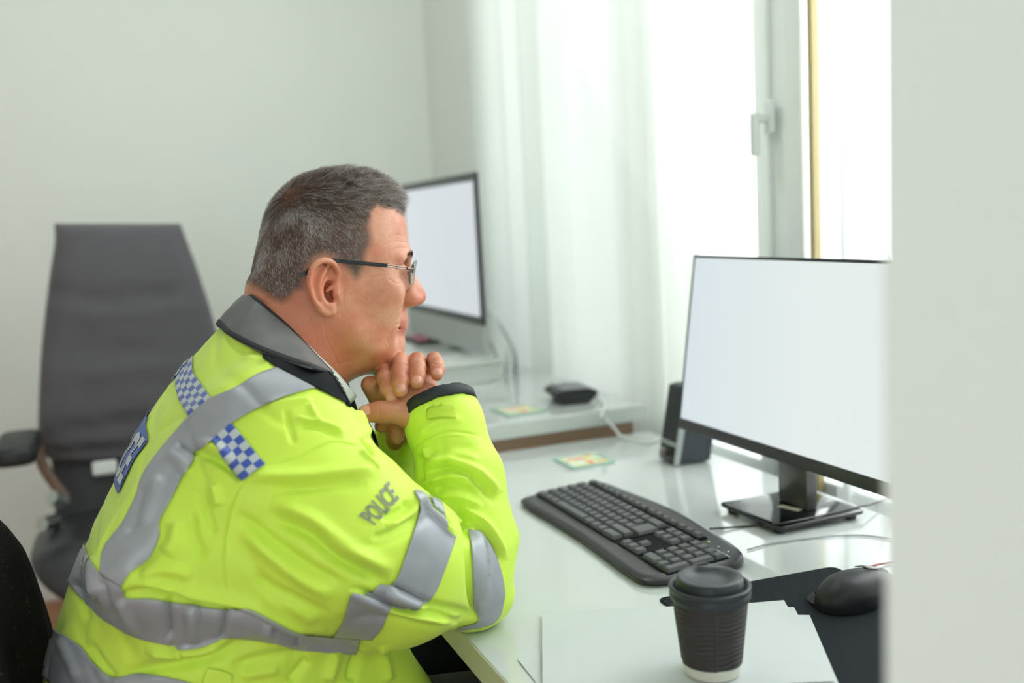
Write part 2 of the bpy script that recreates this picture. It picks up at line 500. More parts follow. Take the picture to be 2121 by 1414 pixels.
mb = MB(); mb.lathe([(0.0001, 0.0), (0.009, 0.0), (0.009, 0.006), (0.007, 0.008), (0.0001, 0.008)], 24, xf=SX @ Matrix.Translation((0.0, 0.046, 0.021)) @ Matrix.Rotation(-math.pi/2, 4, 'Y'), cap0=False, cap1=False)
mb.build('volume_knob', mat('knob_grey', srgb(140, 132, 134), 0.3, 0.4), sp, smooth=True)

# ---------------------------------------------------------- silver all-in-one computer on a low white riser
ix, iy0, iy1, iz0, iz1 = 0.86, 2.352, 3.03, 0.886, 1.347
ri = thing('monitor_riser', (0.84, 2.72, BZ), 'thin white riser shelf under the silver computer', 'riser')
MB().box((0.68, 2.43, BZ+0.052), (0.955, 2.99, BZ+0.064), 0.003).build('shelf', M_white, ri)
for y in (2.46, 2.96): MB().box((0.70, y-0.008, BZ), (0.94, y+0.008, BZ+0.0515), 0.002).build('leg', M_white, ri)
im = thing('computer', (0.87, 2.69, BZ+0.0645), 'silver all-in-one computer with black-bordered screen behind the man', 'computer')
def yz_box(mb, x0, x1, y0, y1, z0, z1, bv, mi=0): return mb.box((x0, y0, z0), (x1, y1, z1), bv, 2, mi)
bz = MB(); zb = iz0+0.075
yz_box(bz, ix-0.004, ix+0.004, iy0, iy0+0.02, zb, iz1, 0.001); yz_box(bz, ix-0.004, ix+0.004, iy1-0.02, iy1, zb, iz1, 0.001)
yz_box(bz, ix-0.004, ix+0.004, iy0+0.02, iy1-0.02, zb, zb+0.022, 0.001); yz_box(bz, ix-0.004, ix+0.004, iy0+0.02, iy1-0.02, iz1-0.022, iz1, 0.001)
bz.build('bezel', mat('bezel_black', srgb(48, 46, 56), 0.15), im)
MB().box((ix-0.0035, iy0+0.0195, zb+0.0215), (ix+0.003, iy1-0.0195, iz1-0.0215)).build('screen', screen_mat('pale_screen', srgb(208, 214, 220), srgb(212, 218, 224), 0.92), im)
MB().box((ix-0.004, iy0, iz0), (ix+0.004, iy1, zb-0.0003), 0.001).build('chin', mat('chin_aluminium', srgb(176, 182, 180), 0.4, 0.3), im)
bb = MB(); bb.box((ix+0.0042, iy0, iz0), (ix+0.012, iy1, iz1), 0.003, 2); bb.box((ix+0.0121, iy0+0.1, iz0+0.06), (ix+0.045, iy1-0.1, iz1-0.06), 0.015, 4)
bb.build('back_shell', M_silver, im, smooth=True)
ft = MB(); ft.box((0.79, 2.60, BZ+0.0645), (0.95, 2.79, BZ+0.071), 0.002); ft.box((ix+0.046, 2.60, BZ+0.071), (ix+0.056, 2.79, 1.05), 0.002)
ft.build('stand', M_silver, im)

# small dark case with a pink lid under the computer, left of it
cs = atp(880, 706, 2, BZ+0.066)
bx = thing('pencil_case', (cs[0], cs[1], BZ+0.0645), 'small dark case with a pink top lying under the silver computer', 'case')
MB().box((cs[0]-0.05, cs[1]-0.09, BZ+0.0647), (cs[0]+0.03, cs[1]+0.09, BZ+0.078), 0.005, 3).build('case_body', M_black, bx, smooth=True)
MB().box((cs[0]-0.045, cs[1]-0.085, BZ+0.0782), (cs[0]+0.025, cs[1]+0.04, BZ+0.084), 0.0025, 2).build('lid', mat('dusty_pink', srgb(186, 120, 136), 0.6), bx, smooth=True)

# ---------------------------------------------------------- black router box, hexagonal sides
r0 = atp(1155, 842, 2, BZ); r1 = atp(1232, 836, 2, BZ)
rc = (r0+r1)/2 + np.array([0.012, 0.055, 0])
rt = thing('router', (rc[0], rc[1], BZ), 'small black hexagonal-sided router box standing on the back desk', 'router')
prof = [(-0.030, 0.002), (0.030, 0.002), (0.052, 0.022), (0.050, 0.027), (0.038, 0.034), (-0.038, 0.034), (-0.050, 0.027), (-0.052, 0.022)]
bm = bmesh.new()
N = len(prof); L = [bm.verts.new((x, -0.055, z)) for x, z in prof]; R_ = [bm.verts.new((x*0.97, 0.055, z)) for x, z in prof]
bm.faces.new(L); bm.faces.new(list(reversed(R_)))
for i in range(N): bm.faces.new((L[(i+1) % N], L[i], R_[i], R_[(i+1) % N]))
bmesh.ops.recalc_face_normals(bm, faces=bm.faces[:])
bmesh.ops.bevel(bm, geom=bm.edges[:], offset=0.003, segments=3, affect='EDGES')
MB().bm(bm, xf=rot_xf((rc[0], rc[1], BZ), rz=math.radians(-8))).build('housing', M_black, rt, smooth=True)
MB().box((-0.033, -0.05, 0.0342), (0.033, 0.05, 0.0356), 0.0006, 1, xf=rot_xf((rc[0], rc[1], BZ), rz=math.radians(-8))).build('top_plate', mat('router_top', srgb(84, 82, 90), 0.3), rt)
MB().box((-0.03, -0.05, 0.0), (0.03, 0.05, 0.0022), xf=rot_xf((rc[0], rc[1], BZ), rz=math.radians(-8))).build('foot', M_black, rt)

# ---------------------------------------------------------- two printed coasters
def coaster_mat():
    m = bpy.data.materials.new('coaster_print'); m.use_nodes = True
    nt = m.node_tree; b = nt.nodes['Principled BSDF']; b.inputs['Roughness'].default_value = 0.35
    tc = nt.nodes.new('ShaderNodeTexCoord')
    v = nt.nodes.new('ShaderNodeTexVoronoi'); v.inputs['Scale'].default_value = 7
    mp = nt.nodes.new('ShaderNodeMapping'); mp.inputs['Scale'].default_value = (1, 1, 0.01)
    nt.links.new(tc.outputs['Generated'], mp.inputs['Vector']); nt.links.new(mp.outputs[0], v.inputs['Vector'])
    r = nt.nodes.new('ShaderNodeValToRGB'); r.color_ramp.interpolation = 'CONSTANT'
    e = r.color_ramp.elements; e[0].color = srgb(218, 224, 160); e[1].position = 0.28; e[1].color = srgb(228, 232, 214)
    for p, c in ((0.45, srgb(214, 219, 120)), (0.62, srgb(232, 120, 104)), (0.74, srgb(226, 226, 170)), (0.88, srgb(150, 196, 160))):
        n = e.new(p); n.color = c
    nt.links.new(v.outputs['Color'], r.inputs['Fac'])
    nt.links.new(r.outputs['Color'], b.inputs['Base Color'])
    return m
M_co = coaster_mat(); M_cob = mat('coaster_border', srgb(152, 190, 172), 0.4)
def coaster(c, z, rz, label):
    t = thing('coaster', (c[0], c[1], z), label, 'coaster', 'flower-patterned coasters')
    X = rot_xf((c[0], c[1], z), rz=rz)
    MB().prism(rounded([(-.048, -.048), (.048, -.048), (.048, .048), (-.048, .048)], 0.006), 0.0002, 0.003, 0.0006, 1, xf=X).build('border', M_cob, t)
    MB().box((-.038, -.038, 0.00301), (.038, .038, 0.0034), xf=X).build('print', M_co, t)
coaster((0.836, 1.756), DZ, math.radians(0), 'square flower-patterned coaster lying on the near desk beyond the keyboard')
coaster((0.812, 2.035), BZ, math.radians(3), 'square flower-patterned coaster lying on the higher back desk')

# ---------------------------------------------------------- keyboard
kb = thing('keyboard', (0.69, 1.325, DZ), 'black computer keyboard lying diagonally in front of the man on the desk', 'keyboard')
# local: u to the sitter's right (-Y), v away (+X)
KL, KW = 0.462, 0.178
kf = Matrix(((0, 1, 0, 0.606), (-1, 0, 0, 1.556), (0, 0, 1, DZ), (0, 0, 0, 1)))
kf = Matrix.Translation((0.0, 0.0, 0.0)) @ kf
oy = lambda u: 0.0
outl = crom([(0.012, 0.006), (0.05, 0.001), (0.13, 0.003), (0.23, 0.005), (0.31, 0.002), (0.36, -0.001), (0.41, -0.003), (0.445, 0.0), (0.460, 0.022),
             (0.464, 0.06), (0.463, 0.11), (0.457, 0.145), (0.44, 0.160), (0.39, 0.170), (0.30, 0.178), (0.23, 0.181), (0.16, 0.178), (0.08, 0.170), (0.02, 0.163), (0.004, 0.150), (0.0, 0.09), (0.002, 0.03)], 6, closed=True)
def ksurf(u, v): return 0.0125+0.009*max(0, v-0.03)/0.15
# body: lofted rings from outline: bottom, side flare, rim, top inset
cx, cy = 0.231, 0.088
def inset(k): return [((p[0]-cx)*(1-k/0.231)+cx, (p[1]-cy)*(1-k/0.09)+cy) for p in outl]
rings = [(0.006, -1, 0.001), (0.001, -1, 0.004), (0.0, -1, 0.008), (0.0015, 0, -0.003), (0.006, 0, 0.0), (0.012, 0, 0.0012), (0.02, 0, 0.0)]
V = []; F = []; n = len(outl)
for ins, mode, dz in rings:
    for (u, v) in inset(ins):
        z = dz if mode == -1 else ksurf(u, v)+dz
        V.append(tuple(kf @ Vector((u, v, z))))
for k in range(len(rings)-1):
    for i in range(n):
        j = (i+1) % n
        F.append((k*n+i, k*n+j, (k+1)*n+j, (k+1)*n+i))
F.append(tuple(reversed(range(n))))
# top deck as fan
c_i = len(V); V.append(tuple(kf @ Vector((cx, cy, ksurf(cx, cy)))))
for i in range(n): F.append(((len(rings)-1)*n+i, (len(rings)-1)*n+(i+1) % n, c_i))
M_kb = mat('keyboard_body', srgb(42, 41, 45), 0.3)
body = obj('body', V, F, M_kb, kb)
M_key = mat('key_plastic', srgb(68, 68, 73), 0.3, spec=0.7)
M_well = mat('key_well', srgb(10, 10, 12), 0.7, spec=0.2)
slope = 0.009/0.15
def kplate(name, u0, u1, v0, v1, m, h0, h1):
    P = MB()
    P.box((u0, v0, h0), (u1, v1, h1), 0.0008, 1, xf=kf @ Matrix(((1, 0, 0, 0), (0, 1, 0, 0), (0, slope, 1, 0.0107), (0, 0, 0, 1))))
    return P.build(name, m, kb)
kplate('key_well', 0.010, 0.305, 0.034, 0.128, M_well, 0.0, 0.0022)
kplate('key_well', 0.3105, 0.372, 0.034, 0.128, M_well, 0.0, 0.0022)
kplate('key_well', 0.3765, 0.4545, 0.032, 0.128, M_well, 0.0, 0.0022)
kplate('key_well', 0.012, 0.372, 0.134, 0.1475, M_well, 0.0, 0.0022)
P_ = 0.0188
keys = []
def krow(v, u, ws, h=1.0, gap=0.0026):
    for w_ in ws:
        if w_ > 0: keys.append((u+gap/2, u+w_*P_-gap/2, v+gap/2, v+h*P_*0.985-gap/2))
        u += abs(w_)*P_
s_ = 0.985*P_
rv = [0.0345+i*s_ for i in range(5)]
krow(rv[4], 0.0115, [1]*13+[2.15]); krow(rv[3], 0.0115, [1.5]+[1]*12); krow(rv[2], 0.0115, [1.8]+[1]*11+[1.2])
keys.append((0.0115+13.85*P_+0.001, 0.0115+15.15*P_-0.0013+0.0105, rv[2]+0.0013, rv[3]+s_-0.0013))  # enter
krow(rv[1], 0.0115, [1.3]+[1]*11+[2.85]); krow(rv[0], 0.0115, [1.5, 1.1, 1.3, 5.6, 1.3, 1.1, 1.1, 2.15])
U2 = 0.3125
krow(rv[4], U2, [1]*3); krow(rv[3], U2, [1]*3); krow(rv[1], U2+P_, [1]); krow(rv[0], U2, [1]*3)
U3 = 0.3775
krow(rv[4], U3, [1]*4); krow(rv[3], U3, [1]*3); krow(rv[2], U3, [1]*3); krow(rv[1], U3, [1]*3); krow(rv[0], U3, [2, 1])
keys.append((U3+3*P_+0.0013, U3+4*P_-0.0013, rv[2]+0.0013, rv[3]+s_-0.0013)); keys.append((U3+3*P_+0.0013, U3+4*P_-0.0013, rv[0]+0.0013, rv[1]+s_-0.0013))
u = 0.014
fkeys = []
for i in range(16):
    if i in (1, 5, 9, 13): u += 0.0052
    fkeys.append((u, u+0.0172, 0.1352, 0.1463)); u += 0.0209
keys = sorted(keys+fkeys, key=lambda k: -k[0])
def keymesh(P, k, hh=0.0066):
    u0, u1, v0, v1 = k
    X = kf @ Matrix(((1, 0, 0, 0), (0, 1, 0, 0), (0, slope, 1, 0.0107), (0, 0, 0, 1)))
    i_ = 0.0022
    bm = bmesh.new()
    lo = [bm.verts.new(p) for p in ((u0, v0, 0.0023), (u1, v0, 0.0023), (u1, v1, 0.0023), (u0, v1, 0.0023))]
    hi = [bm.verts.new(p) for p in ((u0+i_, v0+i_*0.9, hh), (u1-i_, v0+i_*0.9, hh), (u1-i_, v1-i_*0.4, hh), (u0+i_, v1-i_*0.4, hh))]
    bm.faces.new(hi)
    for i in range(4): bm.faces.new((lo[i], lo[(i+1) % 4], hi[(i+1) % 4], hi[i]))
    bmesh.ops.bevel(bm, geom=[e for e in bm.edges if min(v.co.z for v in e.verts) > 0.004 or abs(e.verts[0].co.z-e.verts[1].co.z) > 0.002], offset=0.0008, segments=2, affect='EDGES')
    P.bm(bm, xf=X)
for k in keys[:99]:
    P = MB(); keymesh(P, k); P.build('key', M_key, kb, smooth=True, angle=28)
P = MB()
for k in keys[99:]: keymesh(P, k)
o = P.build('far_keys', M_key, kb, smooth=True, angle=28); o['kind'] = 'stuff'
M_led = mat('led_green', srgb(190, 215, 40), 0.4, emit=srgb(200, 225, 40), estr=0.7)
KX = kf @ Matrix(((1, 0, 0, 0), (0, 1, 0, 0), (0, slope, 1, 0.0128), (0, 0, 0, 1)))
for i, uu in enumerate((0.389, 0.413, 0.437)):
    P = MB(); P.lathe([(0.0013, 0), (0.0013, 0.0006), (0.0008, 0.001)], 12, xf=KX @ Matrix.Translation((uu, 0.139, 0)))
    P.build('indicator_light', M_led if i == 0 else M_white, kb)
P = MB(); P.box((0.42, 0.1296, 0), (0.4535, 0.1304, 0.0004), xf=KX); P.build('printed_line', M_white, kb)

# ---------------------------------------------------------- mouse pad, mouse
pd = thing('mouse_pad', (0.76, 0.87, DZ), 'black fabric mouse pad lying under the mouse and the papers', 'mouse pad')
pc = [(0.60, 0.70), (0.862, 0.70), (0.862, 1.046), (0.60, 1.064)]
MB().prism(rounded(pc, 0.012), DZ+0.0002, DZ+0.0026, 0.0006, 1).build('pad', mat('pad_cloth', srgb(30, 35, 39), 0.9, spec=0.15, noise=(500, 0.3), bump=(900, 0.3, 0.0005)), pd)
mz = DZ+0.0027
ms = thing('mouse', (0.808, 0.935, mz), 'black ergonomic computer mouse sitting on the mouse pad', 'mouse')
def mouse_body():
    V = []; F = []; nu, nv = 40, 36
    for i in range(nu+1):
        t = i/nu; x = -0.062+0.124*t
        tt = 2*t-1
        w_ = 0.033*max(0.0, 1-abs(tt)**2.8)**0.5*(1-0.10*math.exp(-((t-0.55)/0.18)**2))
        h_ = 0.041*max(0.0, 1-abs((t-0.40)/(0.62 if t > 0.4 else 0.42))**2.3)**0.6
        for k in range(nv+1):
            a = math.pi*k/nv
            y = w_*math.cos(a)*(1.0+0.06*math.sin(a)); z = h_*abs(math.sin(a))**0.72
            y += -0.004*math.sin(a)
            V.append((x, y, z))
    W = nv+1
    for i in range(nu):
        for k in range(nv): F.append((i*W+k, (i+1)*W+k, (i+1)*W+k+1, i*W+k+1))
    return V, F
mx_ = rot_xf((0.808, 0.935, mz+0.001), rz=math.radians(4))
V, F = mouse_body()
M_ms = mat('mouse_soft_black', srgb(28, 30, 33), 0.42, spec=0.4)
obj('shell', [mx_ @ Vector(v) for v in V], F, M_ms, ms)
# thumb rest flare on the left rear, side grip, wheel, buttons seam, led
P = MB()
fl = crom([(-0.058, 0.016, 0.003), (-0.05, 0.036, 0.002), (-0.025, 0.046, 0.002), (0.0, 0.043, 0.003), (0.02, 0.034, 0.004)], 5)
up = crom([(-0.052, 0.012, 0.010), (-0.042, 0.030, 0.010), (-0.02, 0.034, 0.010), (0.0, 0.033, 0.010), (0.02, 0.031, 0.009)], 5)
nn = len(fl); P.add([mx_ @ Vector(p) for p in fl]+[mx_ @ Vector(p) for p in up]+[mx_ @ Vector((p[0], p[1]*0.9, 0.0)) for p in fl],
      [(i, i+1, nn+i+1, nn+i) for i in range(nn-1)]+[(2*nn+i, 2*nn+i+1, i+1, i) for i in range(nn-1)])
P.build('thumb_rest', M_ms, ms, smooth=True)
def mtop(t): return 0.041*max(0.0, 1-abs((t-0.40)/0.62)**2.3)**0.6
P = MB(); P.lathe([(0.0001, -0.004), (0.009, -0.004), (0.0105, -0.002), (0.0105, 0.002), (0.009, 0.004), (0.0001, 0.004)], 28, xf=mx_ @ Matrix.Translation((0.036, -0.002, 0.0235)) @ Matrix.Rotation(math.pi/2, 4, 'X'), cap0=False, cap1=False)
P.build('scroll_wheel', mat('wheel_grey', srgb(88, 86, 88), 0.4), ms, smooth=True)
P = MB()
for sgn in (1, -1):
    pts = []
    for i in range(9):
        t = 0.52+0.4*i/8; x = -0.062+0.124*t
        pts.append(mx_ @ Vector((x, sgn*(0.008+0.0*i), mtop(t)*0.985+0.0002)))
    P.tube(pts, 0.0007, 6)
P.build('button_seam', M_blackg, ms)
P = MB(); P.box((-0.006, -0.0055, -0.001), (0.010, 0.0055, 0.0012), 0.001, 2, xf=mx_ @ Matrix.Translation((0.014, -0.003, 0.0395)) @ Matrix.Rotation(0.2, 4, 'Y'))
P.build('dpi_button', mat('button_steel', srgb(120, 118, 120), 0.3, 0.5), ms, smooth=True)
P = MB(); P.lathe([(0.028, 0.0), (0.028, 0.0012)], 24, xf=mx_ @ Matrix.Translation((0, 0, -0.001)) @ Matrix.Scale(1.9, 4, (1, 0, 0)))
P.build('sole', M_blackg, ms)

# ---------------------------------------------------------- papers
M_pap = mat('paper_white', srgb(198, 205, 204), 0.6, noise=(30, 0.01))
def sheet(cx_, cy_, rz, z, curl, label, seed, dog=0.0):
    nx, ny = 24, 16; V = []; F = []
    rr = random.Random(seed); p1, p2 = rr.uniform(0, 6), rr.uniform(0, 6)
    for j in range(ny+1):
        for i in range(nx+1):
            a = i/nx-0.5; b_ = j/ny-0.5
            x = a*0.297; y = b_*0.21
            h = 0.0006*(1+math.sin(5*a+p1)*math.cos(4*b_+p2))
            h += curl*max(0, a-0.25)**2*3 + dog*max(0, a+b_-0.75)**1.5*0.15
            V.append((x, y, h))
    for j in range(ny):
        for i in range(nx): F.append((j*(nx+1)+i, j*(nx+1)+i+1, (j+1)*(nx+1)+i+1, (j+1)*(nx+1)+i))
    X = rot_xf((cx_, cy_, z), rz=rz)
    o = obj('paper_sheet', [X @ Vector(v) for v in V], F, M_pap, None, smooth=False, loc=(cx_, cy_, z))
    sm = o.modifiers.new('s', 'SOLIDIFY'); sm.thickness = 0.0002; sm.offset = 1
    tag(o, label, 'paper', 'loose paper sheets under the coffee cup')
    return o
tl = np.array([0.452, 1.089]); tr = np.array([0.731, 0.968]); dd = (tr-tl)/np.linalg.norm(tr-tl); pp = np.array([dd[1], -dd[0]])
if pp[1] > 0: pp = -pp
ang = math.atan2(dd[1], dd[0])
cc = tl+dd*0.1485+pp*0.105
base_z = DZ+0.0040
sheet(cc[0]+0.012+pp[0]*0.028, cc[1]-0.0+pp[1]*0.028, ang-0.10, base_z-0.0006, 0.0, 'white paper sheet with its corner showing furthest out on the mouse pad', 1)
sheet(cc[0]+0.004+pp[0]*0.010, cc[1]+pp[1]*0.010, ang-0.045, base_z, 0.0, 'white paper sheet fanned out just under the top sheet', 2)
sheet(cc[0], cc[1], ang, base_z+0.0007, 0.003, 'topmost white paper sheet, under the coffee cup', 3, 0.12)
p4 = atp(1160, 1400, 2, DZ)
sheet(0.52, 0.875, ang+0.35, DZ+0.0006, 0.0, 'white paper sheet lowest in the pile, nearest the desk edge', 4)

# ---------------------------------------------------------- coffee cup
cpz = base_z+0.0026
cp0 = atp(1475, 1388, 2, cpz)
cup = thing('coffee_cup', (cp0[0], cp0[1], cpz), 'black ripple-wall takeaway coffee cup with a black lid standing on the papers', 'cup')
CT = Matrix.Translation((cp0[0], cp0[1], cpz))
hgt = 0.090; rb_, rt_ = 0.0285, 0.0385
def wallr(z): return rb_+(rt_-rb_)*z/hgt
P = MB(); P.lathe([(wallr(0)-0.002, 0.004), (wallr(0)-0.0012, 0.0), (wallr(0), 0.0003), (wallr(0.02), 0.02), (wallr(0.088), 0.088), (wallr(0.088)-0.001, 0.088), (wallr(0.004)-0.003, 0.004)], 96, xf=CT, cap0=True, cap1=False)
P.build('paper_cup', mat('cup_cream', srgb(222, 220, 206), 0.6), cup, smooth=True)
pr = []; nz = 150; z0s, z1s = 0.0125, 0.0835
for i in range(nz+1):
    z = z0s+(z1s-z0s)*i/nz
    pr.append((wallr(z)+0.0012, z))
seam_a = math.atan2(-cp0[1], -cp0[0])+0.10
def rippled(r, z, a, k):
    da = (a-seam_a+math.pi) % (2*math.pi)-math.pi
    wob = 0.0010*math.sin(3*a+z*90)+0.0006*math.sin(7*a+1.3)
    s = math.sin((z+wob)*2*math.pi/0.0052)
    amp = 0.00075*(1-math.exp(-(da/0.09)**2))
    return r+amp*s+0.0013*math.exp(-((da-0.03)/0.030)**2)
pr = [(pr[0][0]-0.0014, pr[0][1])]+pr+[(pr[-1][0]-0.0014, pr[-1][1])]
P = MB(); P.lathe(pr, 144, xf=CT, cap0=False, cap1=False, rf=rippled)
P.build('ripple_sleeve', mat('sleeve_black', srgb(62, 58, 59), 0.6, spec=0.35), cup, smooth=True, angle=70)
ld = [(0.0395, 0.0815), (0.0408, 0.081), (0.0420, 0.0835), (0.0422, 0.0865), (0.0408, 0.0885), (0.0412, 0.0905), (0.0425, 0.0925), (0.0424, 0.0945), (0.0410, 0.0955), (0.0388, 0.0950), (0.0372, 0.0922), (0.0362, 0.0912), (0.0354, 0.0920),
      (0.0350, 0.0965), (0.0345, 0.1010), (0.0336, 0.1032), (0.0320, 0.1040), (0.0295, 0.1038), (0.0268, 0.1034), (0.0245, 0.1022), (0.0215, 0.1004), (0.016, 0.0990), (0.008, 0.0984), (0.0005, 0.0983)]
sip = math.atan2(cp0[1], cp0[0])+0.25      # sip side is away from the camera
def lidr(r, z, a, k): return r
P = MB()
V = []; F = []; n = 96
for k, (r, z) in enumerate(ld):
    for i in range(n):
        a = 2*math.pi*i/n
        da = (a-sip+math.pi) % (2*math.pi)-math.pi
        rr, zz = r, z
        if 14 <= k <= 18: zz += 0.0016*math.exp(-(da/0.42)**2); 
        if k >= 18: rr = r*(1-0.18*math.exp(-(da/0.55)**2)*(r/0.026 if r < 0.026 else 1))
        V.append(CT @ Vector((rr*math.cos(a), rr*math.sin(a), zz)))
for k in range(len(ld)-1):
    for i in range(n):
        j = (i+1) % n; F.append((k*n+i, k*n+j, (k+1)*n+j, (k+1)*n+i))
F.append(tuple((len(ld)-1)*n+i for i in range(n)))
P.add(V, F); P.build('lid', mat('lid_black', srgb(36, 41, 47), 0.38), cup, smooth=True, angle=60)
sxp = Vector((0.0298*math.cos(sip), 0.0298*math.sin(sip), 0.1058))
P = MB(); P.box((-0.0018, -0.0055, -0.0004), (0.0018, 0.0055, 0.0006), 0.0003, 1, xf=CT @ Matrix.Translation(sxp) @ Matrix.Rotation(sip, 4, 'Z'))
P.build('sip_hole', M_blackg, cup)

# ---------------------------------------------------------- cables
def cable(pts, r, m, label, name='cable'):
    P = MB(); P.tube(crom(pts, 10), r, 8)
    o = P.build(name, m, None, smooth=True, loc=tuple(pts[0]))
    tag(o, label, 'cable')
    return o
M_cb = mat('cable_black', srgb(26, 27, 30), 0.35); M_cw = mat('cable_white', srgb(222, 228, 224), 0.45); M_cg = mat('cable_grey', srgb(150, 156, 158), 0.5)
def dz(px, py, h=0.002): return atp(px, py, 2, DZ+h)
bzt = 0.0145+0.0022
cable([dz(1470, 1095, 0.006), dz(1530, 1091), dz(1566, 1088, 0.003), dz(1592, 1085, 0.010), dz(1618, 1084, bzt), dz(1700, 1068, bzt), dz(1775, 1050, bzt), dz(1805, 1044, 0.012), dz(1850, 1028, 0.0022)], 0.0017, M_cb, 'thin black cable running over the black monitor foot')
cable([dz(1548, 1138), dz(1600, 1125), dz(1700, 1112), dz(1780, 1108), dz(1850, 1116)], 0.0012, M_cg, 'thin grey cable on the desk behind the keyboard corner')
cable([dz(1780, 1187, 0.012), dz(1800, 1175, 0.006), dz(1822, 1168, 0.003), dz(1860, 1163)], 0.0016, mat('cable_red', srgb(150, 70, 64), 0.5), 'dark red cable leading from the mouse to the right')
def bz_(px, py, h=0.003): return atp(px, py, 2, BZ+h)
ca = [atp(1002, 615, 0, 0.91), atp(1018, 650, 0, 0.915), atp(1036, 690, 0, 0.92), atp(1052, 725, 0, 0.93), atp(1050, 755, 0, 0.92), atp(1040, 790, 0, 0.90)]
cable(ca[:4]+[bz_(1046, 775, 0.004), bz_(1020, 800, 0.003), bz_(960, 806, 0.003), bz_(900, 800, 0.003)], 0.0042, M_cw, 'thick white cable curving down from the back of the silver computer')
cable([atp(1003, 672, 0, 0.90), atp(1012, 700, 0, 0.91), atp(1026, 735, 0, 0.915), bz_(1032, 762), bz_(1010, 785), bz_(950, 790)], 0.003, M_cg, 'grey cable hanging beside the corner of the silver computer')
cable([rc+np.array([0.045, -0.02, 0.012]), bz_(1252, 838), bz_(1244, 862, 0.004), np.array([0.966, 1.922, BZ-0.012]), np.array([0.985, 1.905, BZ-0.04]), dz(1290, 905, 0.004), dz(1340, 918, 0.003), dz(1376, 905, 0.003)], 0.0035, M_cw, 'white cable hanging over the edge between the two desks')
cable([atp(1006, 640, 0, 0.95), atp(1030, 668, 0, 0.96), atp(1052, 700, 0, 0.97), atp(1066, 735, 0, 0.98), bz_(1068, 765, 0.004)], 0.006, mat('cable_pale_grey', srgb(176, 186, 182), 0.5), 'pale grey cable hanging behind the silver computer against the wall')
# ================================================================== THE MAN
# --- a small signed-distance sculpting kit -------------------------------------
def smin(a, b, k):
    if k <= 0: return np.minimum(a, b)
    h = np.maximum(k-np.abs(a-b), 0)/k
    return np.minimum(a, b)-h*h*k*0.25

